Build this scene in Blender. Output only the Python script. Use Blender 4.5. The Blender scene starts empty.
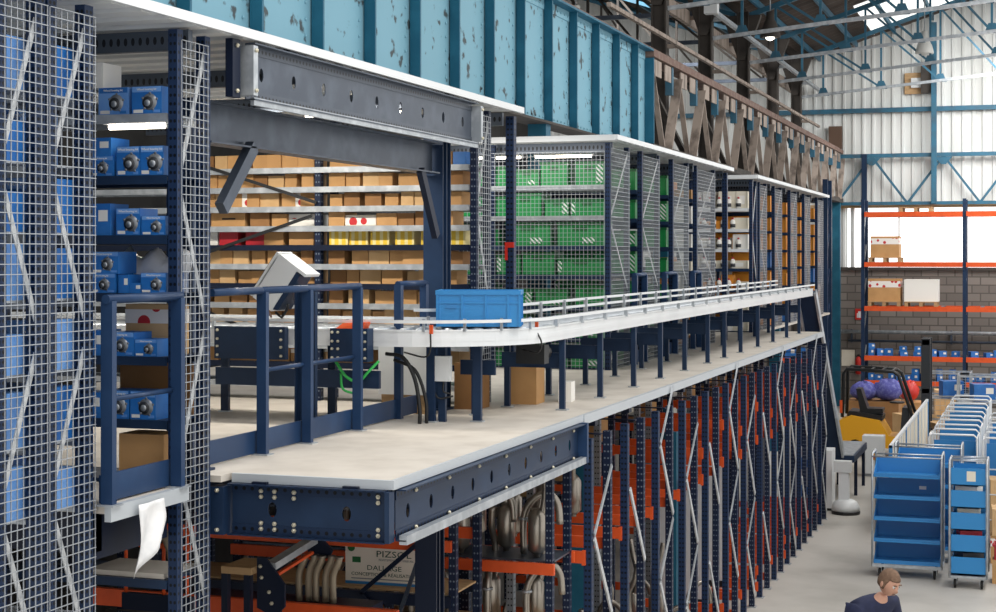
import bpy, math, random
from mathutils import Vector, Matrix
random.seed(7)
sc = bpy.context.scene
COL = sc.collection

# ------------------------------------------------------------------ materials
def lin(h):
    h = h.lstrip('#'); o = []
    for i in (0, 2, 4):
        c = int(h[i:i+2], 16) / 255
        o.append(c / 12.92 if c <= .04045 else ((c + .055) / 1.055) ** 2.4)
    return (*o, 1)

def mat(name, col, rough=.5, metal=0, spot=None, spot_scale=6, spot_amt=.5, lo=.45, hi=.7, bump=0, em=0, alpha=1, stretch=(1, 1, 1)):
    m = bpy.data.materials.new(name); m.use_nodes = True
    nt = m.node_tree; b = nt.nodes['Principled BSDF']
    b.inputs['Base Color'].default_value = lin(col)
    b.inputs['Roughness'].default_value = rough
    b.inputs['Metallic'].default_value = metal
    if em:
        b.inputs['Emission Color'].default_value = lin(col); b.inputs['Emission Strength'].default_value = em
    if alpha < 1: b.inputs['Alpha'].default_value = alpha
    if spot:
        tc = nt.nodes.new('ShaderNodeTexCoord')
        mp = nt.nodes.new('ShaderNodeMapping'); mp.inputs['Scale'].default_value = stretch
        nz = nt.nodes.new('ShaderNodeTexNoise'); nz.inputs['Scale'].default_value = spot_scale; nz.inputs['Detail'].default_value = 6
        mr = nt.nodes.new('ShaderNodeMapRange'); mr.inputs['From Min'].default_value = lo; mr.inputs['From Max'].default_value = hi
        mr.inputs['To Max'].default_value = spot_amt
        mx = nt.nodes.new('ShaderNodeMix'); mx.data_type = 'RGBA'
        mx.inputs[6].default_value = lin(col); mx.inputs[7].default_value = lin(spot)
        L = nt.links.new
        L(tc.outputs['Object'], mp.inputs[0]); L(mp.outputs[0], nz.inputs[0]); L(nz.outputs[0], mr.inputs[0])
        L(mr.outputs[0], mx.inputs[0]); L(mx.outputs[2], b.inputs['Base Color'])
        if bump:
            bp = nt.nodes.new('ShaderNodeBump'); bp.inputs['Strength'].default_value = bump; bp.inputs['Distance'].default_value = .01
            L(nz.outputs[0], bp.inputs['Height']); L(bp.outputs[0], b.inputs['Normal'])
    return m

def perforated(name, col, hole, pitch=.05, us=.32, r=.011, width=.07, rough=.45, rows=(.28, .72), metal=0):
    """punched steel: UV u runs 0..1 across a face, v in metres along it"""
    m = bpy.data.materials.new(name); m.use_nodes = True
    nt = m.node_tree; b = nt.nodes['Principled BSDF']; L = nt.links.new
    b.inputs['Roughness'].default_value = rough; b.inputs['Metallic'].default_value = metal
    uv = nt.nodes.new('ShaderNodeUVMap'); sp = nt.nodes.new('ShaderNodeSeparateXYZ'); L(uv.outputs[0], sp.inputs[0])
    def M(op, a, bb=None):
        n = nt.nodes.new('ShaderNodeMath'); n.operation = op
        for i, q in enumerate((a, bb)):
            if q is None: continue
            if isinstance(q, (int, float)): n.inputs[i].default_value = q
            else: L(q, n.inputs[i])
        return n.outputs[0]
    fv = M('MULTIPLY', M('SUBTRACT', M('FRACT', M('DIVIDE', sp.outputs[1], pitch)), .5), pitch)
    total = None
    for rr in rows:
        du = M('MULTIPLY', M('SUBTRACT', sp.outputs[0], rr), width)
        d = M('SQRT', M('ADD', M('MULTIPLY', du, du), M('MULTIPLY', fv, fv)))
        h = M('LESS_THAN', d, r)
        total = h if total is None else M('MAXIMUM', total, h)
    mx = nt.nodes.new('ShaderNodeMix'); mx.data_type = 'RGBA'
    mx.inputs[6].default_value = lin(col); mx.inputs[7].default_value = lin(hole)
    L(total, mx.inputs[0]); L(mx.outputs[2], b.inputs['Base Color'])
    return m

M = {}
M['navy'] = mat('navy paint', '#1B2D47', .42, spot='#253C5A', spot_scale=3, spot_amt=.5)
M['navy_rail'] = mat('navy rail paint', '#22395A', .38, spot='#2D496E', spot_scale=4, spot_amt=.5)
M['navy_dark'] = mat('dark navy paint', '#111B30', .4)
M['upright'] = perforated('punched navy steel', '#1C2F4E', '#060910', .05, r=.010)
M['upright_pale'] = perforated('punched navy steel over bright backing', '#131F38', '#66707E', .06, r=.008)
M['girder_navy'] = perforated('punched navy girder', '#192B46', '#070B14', .055, rows=(.5,), width=.06, r=.012)
M['girder_grey'] = perforated('punched galvanised girder', '#4C5562', '#10141B', .05, rows=(.5,), width=.06, r=.012, rough=.35, metal=.35)
M['gal'] = mat('galvanised steel', '#A9AFB5', .38, .55, spot='#D3D8DC', spot_scale=9, spot_amt=.7)
M['gal_dark'] = mat('dull galvanised steel', '#454E5C', .35, .5, spot='#5F6977', spot_scale=5, spot_amt=.6)
M['wire'] = mat('zinc plated wire', '#A2A7AD', .4, .3)
M['brace'] = mat('zinc brace', '#C9CCCE', .45, .25, spot='#8A8F93', spot_scale=14, spot_amt=.7)
M['white'] = mat('white paint', '#DFE2E4', .4)
M['alu'] = mat('white lacquered profile', '#E3E6E8', .3, .1, spot='#C9CED2', spot_scale=2, spot_amt=.4)
M['roof_white'] = mat('white roof panel', '#E4E5E6', .5, spot='#C8CBCD', spot_scale=2, spot_amt=.4)
M['deck'] = mat('pale chipboard decking', '#CBC4BA', .55, spot='#A69D92', spot_scale=3.2, spot_amt=.55, lo=.42, hi=.75)
M['trim'] = mat('galvanised edge trim', '#BFC5CA', .4, .25)
M['concrete'] = mat('worn concrete', '#B9B5AE', .5, spot='#7C7972', spot_scale=.55, spot_amt=.7, lo=.48, hi=.75)
M['block'] = mat('grey block wall', '#7C7671', .85)
M['dark_wall'] = mat('dark sheeting with painted shade', '#3C3B3A', .85, spot='#262626', spot_scale=1.5, spot_amt=.7)  # dark tone stands in for the shade of the unlit interior
M['sheet'] = mat('weathered white cladding', '#DDDFDD', .55, spot='#A8A8A2', spot_scale=.5, spot_amt=.6, lo=.45, hi=.8, stretch=(3, 3, .4))
M['translucent'] = mat('daylit translucent panel', '#FFFFFF', .5, em=1.3)
M['skylight'] = mat('daylit skylight', '#F4F6F2', .5, em=1.1, spot='#8E8262', spot_scale=2.0, spot_amt=.7, lo=.5, hi=.6, stretch=(.3, 3, 1))
M['roof_dark'] = mat('brown corrugated roofing', '#4D443E', .8, spot='#2E2A28', spot_scale=1.2, spot_amt=.8, stretch=(1, .4, 1))
M['teal'] = mat('weathered pale teal paint', '#7AA8BA', .6, spot='#3B3A38', spot_scale=5.5, spot_amt=.9, lo=.60, hi=.66, bump=.3)
M['teal_dark'] = mat('deep teal paint and fin shade', '#1E5A72', .5, spot='#2C7089', spot_scale=3, spot_amt=.6)
M['teal_steel'] = mat('teal roof steel', '#2A647E', .55, spot='#3A4650', spot_scale=3, spot_amt=.6)
M['rust'] = mat('rusty brown rail', '#6E5348', .7, spot='#8C7C73', spot_scale=6, spot_amt=.7)
M['lattice'] = mat('bleached lattice steel', '#A3958A', .7, spot='#4E443E', spot_scale=5, spot_amt=.75, lo=.48, hi=.68, stretch=(1, 1, .25))
M['column'] = mat('grimy dark column', '#4A4541', .75, spot='#2C2B2B', spot_scale=3, spot_amt=.6)
M['orange'] = mat('orange rack beam', '#D9582B', .42, spot='#B74420', spot_scale=5, spot_amt=.5)
M['card'] = mat('brown cardboard', '#C39662', .75, spot='#AD8150', spot_scale=4, spot_amt=.5)
M['card_pale'] = mat('pale cardboard', '#D3AE7E', .75, spot='#BF9663', spot_scale=4, spot_amt=.5)
M['card_dark'] = mat('dark cardboard', '#9C7145', .8, spot='#805A36', spot_scale=4, spot_amt=.5)
M['cream'] = mat('cream carton', '#E3DCCB', .7, spot='#CFC4AC', spot_scale=4, spot_amt=.4)
M['white_box'] = mat('white carton', '#ECEAE4', .6)
M['redbox'] = mat('red carton', '#B8222F', .5)
M['yellow'] = mat('yellow carton', '#F0C93B', .5)
M['orangebox'] = mat('amber carton', '#E8962F', .6)
M['tape'] = None
M['blue'] = mat('blue carton print', '#2068B4', .4, spot='#3480CB', spot_scale=5, spot_amt=.6)
M['blue_pale'] = mat('pale blue carton print', '#6F9FDC', .4, spot='#4F88D2', spot_scale=5, spot_amt=.8)
M['crate_blue'] = mat('blue moulded plastic', '#2A83C2', .38)
M['tray_blue'] = mat('blue tray plastic', '#2F7DBB', .42)
M['green'] = mat('green moulded plastic', '#178A45', .4)
M['green_dark'] = mat('dark green plastic', '#0E6430', .42)
M['black'] = mat('black plastic', '#15171A', .45)
M['rubber'] = mat('rubber', '#1B1B1C', .8)
M['grey'] = mat('mid grey print', '#8B8F94', .35, .4)
M['dgrey'] = mat('dark grey print', '#34373C', .4)
M['mast'] = mat('dark mast steel', '#33363A', .4, .3)
M['silver'] = mat('satin exhaust steel', '#A39C92', .3, .85, spot='#7C756B', spot_scale=6, spot_amt=.6)
M['bronze'] = mat('tan coated pipe', '#A39783', .45, .4)
M['ltgrey'] = mat('light grey enamel', '#D6D9DA', .4)
M['wood'] = mat('pallet timber', '#B99870', .8, spot='#92734D', spot_scale=5, spot_amt=.6, stretch=(1, 6, 6))
M['forkyellow'] = mat('yellow truck paint', '#E8A81E', .4)
M['red'] = mat('red enamel', '#C6281F', .4)
M['redcrate'] = mat('red crate plastic', '#A8262B', .45)
M['purple'] = mat('violet blue mesh fabric', '#4A4B93', .8, spot='#8387C0', spot_scale=12, spot_amt=.7)
M['skin'] = mat('skin', '#C99A84', .55)
M['hair'] = mat('cropped brown hair', '#6B5342', .8, spot='#8A6E5A', spot_scale=40, spot_amt=.6)
M['navycloth'] = mat('navy workwear', '#1E2440', .85, spot='#2B3358', spot_scale=18, spot_amt=.5)
M['eye'] = mat('eye white', '#E8E4DF', .3)
M['plastic_film'] = mat('translucent plastic film', '#E6E6E6', .35, spot='#C8CACC', spot_scale=8, spot_amt=.6, bump=.8)
M['tube_light'] = mat('lit fluorescent tube', '#FFF4E0', .5, em=9)
M['lamp_lit'] = mat('lit lamp glass', '#FFF8EC', .5, em=9)
M['shade'] = mat('white enamel lamp shade', '#D9DAD6', .35)
M['bolt'] = mat('zinc bolt', '#CFC9B5', .35, .6)
M['textgreen'] = mat('dark green print', '#1E4A38', .6)
M['textblack'] = mat('black print', '#1A1C1E', .6)
M['textblue'] = mat('blue stripe', '#2C7FBE', .5)
M['cable'] = mat('black cable', '#101114', .5)
M['cablegreen'] = mat('green cable', '#35B554', .5)
M['sign_board'] = mat('off white sign board', '#E6DFD3', .6)

def taped(name):
    m = bpy.data.materials.new(name); m.use_nodes = True
    nt = m.node_tree; b = nt.nodes['Principled BSDF']; L = nt.links.new
    tc = nt.nodes.new('ShaderNodeTexCoord'); vo = nt.nodes.new('ShaderNodeTexVoronoi'); vo.inputs['Scale'].default_value = 8
    lt = nt.nodes.new('ShaderNodeMath'); lt.operation = 'LESS_THAN'; lt.inputs[1].default_value = .36
    mx = nt.nodes.new('ShaderNodeMix'); mx.data_type = 'RGBA'; mx.inputs[6].default_value = lin('#EFEAE4'); mx.inputs[7].default_value = lin('#C4262C')
    L(tc.outputs['Object'], vo.inputs[0]); L(vo.outputs['Distance'], lt.inputs[0]); L(lt.outputs[0], mx.inputs[0]); L(mx.outputs[2], b.inputs['Base Color'])
    b.inputs['Roughness'].default_value = .5
    return m
M['tape'] = taped('white tape with red oval print')

def stripes(name, c1, c2, scale, axis):
    m = bpy.data.materials.new(name); m.use_nodes = True
    nt = m.node_tree; b = nt.nodes['Principled BSDF']; L = nt.links.new
    tc = nt.nodes.new('ShaderNodeTexCoord'); sp = nt.nodes.new('ShaderNodeSeparateXYZ'); L(tc.outputs['Object'], sp.inputs[0])
    def Mt(op, a, c):
        n = nt.nodes.new('ShaderNodeMath'); n.operation = op
        for i, q in enumerate((a, c)):
            if isinstance(q, (int, float)): n.inputs[i].default_value = q
            else: L(q, n.inputs[i])
        return n.outputs[0]
    s = None
    for i, k in enumerate(axis):
        if k:
            t = Mt('MULTIPLY', sp.outputs[i], k); s = t if s is None else Mt('ADD', s, t)
    fr = nt.nodes.new('ShaderNodeMath'); fr.operation = 'FRACT'; L(Mt('MULTIPLY', s, scale), fr.inputs[0])
    lt = Mt('LESS_THAN', fr.outputs[0], .45)
    mx = nt.nodes.new('ShaderNodeMix'); mx.data_type = 'RGBA'; mx.inputs[6].default_value = lin(c1); mx.inputs[7].default_value = lin(c2)
    L(lt, mx.inputs[0]); L(mx.outputs[2], b.inputs['Base Color']); b.inputs['Roughness'].default_value = .45
    return m
M['hatch'] = stripes('white diagonal hatch on green', '#178A45', '#E2E8E4', 18, (1, 0, 1))
M['yellow_print'] = stripes('yellow carton row print', '#F0C93B', '#F4E3A0', 14, (1, 0, 0))

for k_ in ('navy', 'navy_rail', 'navy_dark', 'upright', 'upright_pale', 'girder_navy', 'teal', 'teal_dark', 'column', 'dark_wall', 'roof_dark', 'orange'):
    M[k_].node_tree.nodes['Principled BSDF'].inputs['Specular IOR Level'].default_value = .25
M['upright_gal'] = perforated('punched galvanised upright', '#8B9197', '#2A2E33', .06, r=.009, metal=.3)
def smooth(pts, n=5):
    P = [Vector(p) for p in pts]; P = [P[0]*2-P[1]] + P + [P[-1]*2-P[-2]]; out = []
    for i in range(1, len(P)-2):
        for k in range(n):
            t = k/n; a, b, c, d = P[i-1], P[i], P[i+1], P[i+2]
            out.append(.5*((2*b)+(c-a)*t+(2*a-5*b+4*c-d)*t*t+(3*b-a-3*c+d)*t**3))
    return out + [P[-2]]
# ------------------------------------------------------------------ mesh builder
class MB:
    def __init__(s): s.v = []; s.f = []; s.uv = []; s.sm = []
    def face(s, idx, uv=None, smooth=False):
        s.f.append(tuple(idx)); s.uv.append(uv or [(0, 0)] * len(idx)); s.sm.append(smooth)
    def hexa(s, A, B):
        n = len(s.v); s.v += [tuple(p) for p in A] + [tuple(p) for p in B]
        L = (Vector(B[0]) - Vector(A[0])).length
        for i in range(4):
            j = (i + 1) % 4
            s.face((n+i, n+j, n+4+j, n+4+i), [(0, 0), (1, 0), (1, L), (0, L)])
        s.face((n+3, n+2, n+1, n)); s.face((n+4, n+5, n+6, n+7))
        return s
    def box(s, x0, x1, y0, y1, z0, z1):
        dx, dy, dz = x1-x0, y1-y0, z1-z0
        if dz >= dx and dz >= dy:
            A = [(x0,y0,z0),(x1,y0,z0),(x1,y1,z0),(x0,y1,z0)]; B = [(a,b,z1) for a,b,_ in A]
        elif dx >= dy:
            A = [(x0,y0,z0),(x0,y1,z0),(x0,y1,z1),(x0,y0,z1)]; B = [(x1,b,c) for _,b,c in A]
        else:
            A = [(x0,y0,z0),(x0,y0,z1),(x1,y0,z1),(x1,y0,z0)]; B = [(a,y1,c) for a,_,c in A]
        return s.hexa(A, B)
    def cbox(s, c, d): 
        return s.box(c[0]-d[0]/2, c[0]+d[0]/2, c[1]-d[1]/2, c[1]+d[1]/2, c[2]-d[2]/2, c[2]+d[2]/2)
    def bar(s, p, q, w, h, up=(0, 0, 1)):
        p = Vector(p); q = Vector(q); d = (q-p).normalized(); up = Vector(up)
        if abs(d.dot(up)) > .98: up = Vector((1, 0, 0))
        a = d.cross(up).normalized(); b = a.cross(d).normalized()
        off = [(-1,-1),(1,-1),(1,1),(-1,1)]
        return s.hexa([p+a*w/2*i+b*h/2*j for i,j in off], [q+a*w/2*i+b*h/2*j for i,j in off])
    def tube(s, pts, r, n=8, cap=True):
        pts = [Vector(p) for p in pts]; rs = r if isinstance(r, (list, tuple)) else [r]*len(pts)
        base = len(s.v); prev = None
        for i, p in enumerate(pts):
            d = ((pts[min(i+1, len(pts)-1)] - pts[max(i-1, 0)])).normalized()
            if prev is None:
                u = Vector((0, 0, 1)) if abs(d.z) < .9 else Vector((1, 0, 0))
                a = d.cross(u).normalized()
            else: a = (prev - d*prev.dot(d)).normalized()
            prev = a; b = d.cross(a)
            for k in range(n):
                t = 2*math.pi*k/n; s.v.append(tuple(p + (a*math.cos(t) + b*math.sin(t))*rs[i]))
        for i in range(len(pts)-1):
            for k in range(n):
                k2 = (k+1) % n
                s.face((base+i*n+k, base+i*n+k2, base+(i+1)*n+k2, base+(i+1)*n+k), None, True)
        if cap:
            s.face([base+k for k in range(n)][::-1]); s.face([base+(len(pts)-1)*n+k for k in range(n)])
        return s
    def lathe(s, prof, n=16, c=(0, 0, 0), axis='z'):
        base = len(s.v)
        for r, h in prof:
            for k in range(n):
                t = 2*math.pi*k/n; a, b = r*math.cos(t), r*math.sin(t)
                p = {'z': (a, b, h), 'x': (h, a, b), 'y': (a, h, b)}[axis]
                s.v.append((p[0]+c[0], p[1]+c[1], p[2]+c[2]))
        for i in range(len(prof)-1):
            for k in range(n):
                k2 = (k+1) % n
                s.face((base+i*n+k, base+i*n+k2, base+(i+1)*n+k2, base+(i+1)*n+k), None, True)
        s.face([base+k for k in range(n)][::-1]); s.face([base+(len(prof)-1)*n+k for k in range(n)])
        return s
    def ball(s, c, r, n=8, sc_=(1, 1, 1)):
        base = len(s.v); rings = max(3, n//2)
        for i in range(rings+1):
            ph = math.pi*i/rings
            for k in range(n):
                t = 2*math.pi*k/n
                s.v.append((c[0]+r*sc_[0]*math.sin(ph)*math.cos(t), c[1]+r*sc_[1]*math.sin(ph)*math.sin(t), c[2]+r*sc_[2]*math.cos(ph)))
        for i in range(rings):
            for k in range(n):
                k2 = (k+1) % n
                s.face((base+i*n+k, base+(i+1)*n+k, base+(i+1)*n+k2, base+i*n+k2), None, True)
        return s
    def poly_extrude(s, pts, vec):
        """closed polygon pts (3-D) swept along vec"""
        n = len(pts); base = len(s.v); vec = Vector(vec)
        s.v += [tuple(p) for p in pts] + [tuple(Vector(p)+vec) for p in pts]
        for i in range(n):
            j = (i+1) % n
            L = (Vector(pts[j])-Vector(pts[i])).length
            s.face((base+i, base+j, base+n+j, base+n+i), [(0, 0), (0, L), (1, L), (1, 0)] if L > vec.length else [(0, 0), (1, 0), (1, vec.length), (0, vec.length)])
        s.face([base+i for i in range(n)][::-1]); s.face([base+n+i for i in range(n)])
        return s
    def holed_plate(s, o, ux, uz, length, height, holes, thick, rx, rz, seg=12):
        """plate in plane (o,ux,uz), holes at distances along it, thickness along the normal"""
        o = Vector(o); ux = Vector(ux); uz = Vector(uz); nn = ux.cross(uz).normalized()*thick
        xs = sorted(holes); cuts = [0] + [(xs[i]+xs[i+1])/2 for i in range(len(xs)-1)] + [length]
        for i, h in enumerate(xs):
            a, b = cuts[i], cuts[i+1]; hc = height/2
            outer, inner = [], []
            for k in range(seg):
                t = 2*math.pi*(k+.5)/seg; cx, cz = math.cos(t), math.sin(t)
                inner.append((h+rx*cx, hc+rz*cz))
                sx = ((b-h) if cx > 0 else (h-a))/abs(cx); sz = hc/abs(cz); m_ = min(sx, sz)
                outer.append((h+cx*m_, hc+cz*m_))
            corners = [(b, height), (a, height), (a, 0), (b, 0)]
            base = len(s.v)
            P = lambda q, e: tuple(o + ux*q[0] + uz*q[1] + nn*e)
            for e in (0, 1):
                for q in outer: s.v.append(P(q, e))
                for q in inner: s.v.append(P(q, e))
            for k in range(seg):
                j = (k+1) % seg
                s.face((base+k, base+j, base+seg+j, base+seg+k)); s.face((base+2*seg+k, base+3*seg+k, base+3*seg+j, base+2*seg+j))
                s.face((base+seg+k, base+seg+j, base+3*seg+j, base+3*seg+k))
            for e in (0, 1):
                for cq, cn in enumerate(corners):
                    # fill the corner triangles between neighbouring outer points that hit different edges
                    best = None
                    for k in range(seg):
                        j = (k+1) % seg
                        p, q = outer[k], outer[j]
                        on = lambda r: (abs(r[0]-cn[0]) < 1e-6, abs(r[1]-cn[1]) < 1e-6)
                        if (on(p)[0] and on(q)[1] and not on(p)[1]) or (on(p)[1] and on(q)[0] and not on(p)[0]): best = (k, j)
                    if best:
                        n2 = len(s.v); s.v.append(P(cn, e)); s.face((base+2*seg*e+best[0], n2, base+2*seg*e+best[1]))
        return s
    def build(s, name, m, parent=None, loc=(0, 0, 0), rz=0):
        me = bpy.data.meshes.new(name); me.from_pydata(s.v, [], s.f); me.materials.append(m)
        uvl = me.uv_layers.new(name='UVMap')
        flat = []
        for u in s.uv:
            for q in u: flat += q
        uvl.data.foreach_set('uv', flat)
        me.polygons.foreach_set('use_smooth', s.sm); me.update()
        o = bpy.data.objects.new(name, me); COL.objects.link(o)
        o.location = loc; o.rotation_euler = (0, 0, rz)
        if parent is not None: o.parent = parent
        return o

def tag(o, label, cat, group=None):
    o['label'] = label; o['category'] = cat
    if group: o['group'] = group
    return o
def structure(o): o['kind'] = 'structure'; return o
def stuff(o): o['kind'] = 'stuff'; return o
class Thing:
    def __init__(s, name, label, cat, loc=(0, 0, 0), rz=0, group=None):
        o = bpy.data.objects.new(name, None); COL.objects.link(o); o.empty_display_size = .1
        o.location = loc; o.rotation_euler = (0, 0, rz); tag(o, label, cat, group); s.o = o; s.loc = Vector(loc)
    def part(s, name, mb, m, parent=None, label=None, loc=(0, 0, 0)):
        p = mb.build(name, M[m] if isinstance(m, str) else m, parent or s.o, loc)
        if label: p['label'] = label
        return p
def solo(name, mb, m, label, cat, loc=(0, 0, 0), rz=0, group=None):
    return tag(mb.build(name, M[m] if isinstance(m, str) else m, None, loc, rz), label, cat, group)
def copy_tree(o, parent=None):
    c = o.copy(); COL.objects.link(c)
    if parent is not None: c.parent = parent
    for ch in KIDS.get(o.name, ()): copy_tree(ch, c)
    return c
KIDS = {}
def remember(root):
    for ch in list(root.children):
        KIDS.setdefault(root.name, []).append(ch); remember(ch)
def dup(root, loc, rz=None, label=None, group=None):
    if root.name not in KIDS: remember(root)
    c = copy_tree(root); c.location = loc
    if rz is not None: c.rotation_euler = (0, 0, rz)
    if label: c['label'] = label
    if group: c['group'] = group
    return c
def text_mesh(name, txt, size, m, parent, loc, rot, extr=.0008, width=1.0):
    cu = bpy.data.curves.new(name, 'FONT'); cu.body = txt; cu.size = size; cu.extrude = extr; cu.align_x = 'CENTER'; cu.resolution_u = 2
    tmp = bpy.data.objects.new('tmp', cu); COL.objects.link(tmp)
    bpy.context.view_layer.update()
    dg = bpy.context.evaluated_depsgraph_get()
    me = bpy.data.meshes.new_from_object(tmp.evaluated_get(dg)); me.name = name
    bpy.data.objects.remove(tmp); me.materials.clear(); me.materials.append(M[m])
    o = bpy.data.objects.new(name, me); COL.objects.link(o); o.parent = parent; o.location = loc; o.rotation_euler = rot
    o.scale = (width, 1, 1)
    return o
ORD = ['zeroth', 'first', 'second', 'third', 'fourth', 'fifth', 'sixth', 'seventh', 'eighth', 'ninth', 'tenth', 'eleventh', 'twelfth', 'thirteenth', 'fourteenth', 'fifteenth', 'sixteenth', 'seventeenth', 'eighteenth', 'nineteenth', 'twentieth']
R = math.radians
FZ = 3.31        # top of the mezzanine deck
XF = -4.75       # front line of the upper racks
# ================================================================== SETTING
def roof_z(x): return 10.8 + .33*(x+7) if x > -7 else 10.8 + .33*(-7-x)
structure(MB().box(-16, 8, -1, 51, -.2, 0).build('floor', M['concrete']))
# block wall (lower part of the far wall): courses drawn with a brick texture
def block_mat():
    m = bpy.data.materials.new('grey concrete block'); m.use_nodes = True
    nt = m.node_tree; b = nt.nodes['Principled BSDF']; L = nt.links.new
    tc = nt.nodes.new('ShaderNodeTexCoord'); mp = nt.nodes.new('ShaderNodeMapping'); mp.inputs['Rotation'].default_value = (R(90), 0, 0)
    br = nt.nodes.new('ShaderNodeTexBrick'); br.inputs['Color1'].default_value = lin('#837C76'); br.inputs['Color2'].default_value = lin('#6D6762'); br.inputs['Mortar'].default_value = lin('#5A5550')
    br.inputs['Scale'].default_value = 1; br.inputs['Brick Width'].default_value = .5; br.inputs['Row Height'].default_value = .25; br.inputs['Mortar Size'].default_value = .02
    L(tc.outputs['Object'], mp.inputs[0]); L(mp.outputs[0], br.inputs[0]); L(br.outputs[0], b.inputs['Base Color']); b.inputs['Roughness'].default_value = .9
    return m
M['blockwall'] = block_mat()
structure(MB().box(-16, 8, 51, 51.25, 0, 4.27).build('wall_far', M['blockwall']))
def corrugated(x0, x1, y, zb, ztop, pitch=.3, depth=.05):
    mb = MB(); x = x0; prof = []
    while x < x1 - 1e-6:
        prof += [(x, 0), (x+pitch*.62, 0), (x+pitch*.70, -depth), (x+pitch*.92, -depth)]; x += pitch
    prof.append((x1, 0))
    base = 0
    for px, d in prof: mb.v += [(px, y+d, zb), (px, y+d, ztop(px))]
    for i in range(len(prof)-1): mb.face((2*i, 2*i+2, 2*i+3, 2*i+1))
    return mb
structure(corrugated(-16, 8, 51.1, 6.2, lambda x: roof_z(x)).build('wall_far_cladding', M['sheet']))
structure(corrugated(-16, -5.75, 51.1, 4.27, lambda x: 6.2).build('wall_far_cladding_low', M['sheet']))
w = structure(MB().box(-5.75, 8, 51.08, 51.12, 4.27, 6.2).build('window_1', M['translucent']))
wf = MB()
for x in (-4.2, -1.2, 1.8, 4.8): wf.box(x, x+.06, 51.0, 51.08, 4.27, 6.2)
wf.build('glazing_bar', M['sheet'], w)
structure(MB().box(-16, 8, 50.95, 51.1, 6.14, 6.24).build('trim_1', M['wood']))
structure(MB().box(-16, 8, 50.9, 51.06, 4.2, 4.29).build('trim_2', M['column']))
structure(MB().box(-16, 8, 50.86, 51.02, 9.1, 9.24).build('trim_3', M['teal_steel']))
structure(MB().box(-16.2, -16, -1, 51.3, 0, 13.8).build('wall_left', M['dark_wall']))
structure(MB().box(-9.62, -9.5, 8.7, 40, 0, 3.1).build('dark_backing_low', M['dark_wall']))  # added dark sheet behind the lower racks, their shade put into its colour
# roof slopes: corrugated sheets with a skylight let in
def slope(x0, x1, y0, y1):
    mb = MB(); pts = []; n = int((y1-y0)/.25)
    for i in range(n+1):
        y = y0 + (y1-y0)*i/n; d = .04 if i % 2 else 0
        pts.append((y, d))
    for y, d in pts: mb.v += [(x0, y, roof_z(x0)+d), (x1, y, roof_z(x1)+d)]
    for i in range(len(pts)-1): mb.face((2*i, 2*i+1, 2*i+3, 2*i+2))
    return mb
SKX0, SKX1, SKY0, SKY1 = -4.9, -2.4, 44.9, 50.0
rm = slope(-7, SKX0, 23, 51.2)
for a in (slope(SKX0, SKX1, 23, SKY0), slope(SKX0, SKX1, SKY1, 51.2), slope(SKX1, 8, 23, 51.2), slope(-16, -7, 23, 51.2)):
    k = len(rm.v); rm.v += a.v; rm.f += [tuple(i+k for i in f) for f in a.f]; rm.uv += a.uv; rm.sm += a.sm
structure(rm.build('ceiling', M['roof_dark']))
structure(slope(SKX0, SKX1, SKY0, SKY1).build('window_2', M['skylight']))
pm = MB()
for k in range(13):
    x = -6.6 + k*1.15
    pm.bar((x, 23, roof_z(x)-.09), (x, 51, roof_z(x)-.09), .07, .16)
for k in range(7):
    x = -7.6 - k*1.2
    pm.bar((x, 23, roof_z(x)-.09), (x, 51, roof_z(x)-.09), .07, .16)
structure(pm.build('trim_4', M['teal_steel']))

# an added dark sheet backs the lower left store under the mezzanine
COLY = (30.4, 34.9, 39.6, 44.2, 48.7)
for i, y in enumerate(COLY):
    mb = MB().box(-7.14, -6.86, y-.015, y+.015, 0, 10.7).box(-7.15, -7.12, y-.13, y+.13, 0, 10.7).box(-6.88, -6.85, y-.13, y+.13, 0, 10.7)
    th = Thing('building_column', f'dark grimy building column behind the lattice crane girder, {ORD[i+1]} from the left', 'column', (-7, y, 0), 0, 'building columns behind the lattice girder')
    mb.v = [(a+7, b-y, c) for a, b, c in mb.v]
    th.part('shaft', mb, 'column')
    th.part('base_plate', MB().box(-.25, .25, -.2, .2, 0, .03), 'column')
    th.part('bracket', MB().hexa([(-.12, -.1, 9.5), (.05, -.1, 9.5), (.05, .1, 9.5), (-.12, .1, 9.5)], [(-.5, -.1, 10.6), (.45, -.1, 10.6), (.45, .1, 10.6), (-.5, .1, 10.6)]), 'column')
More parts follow.
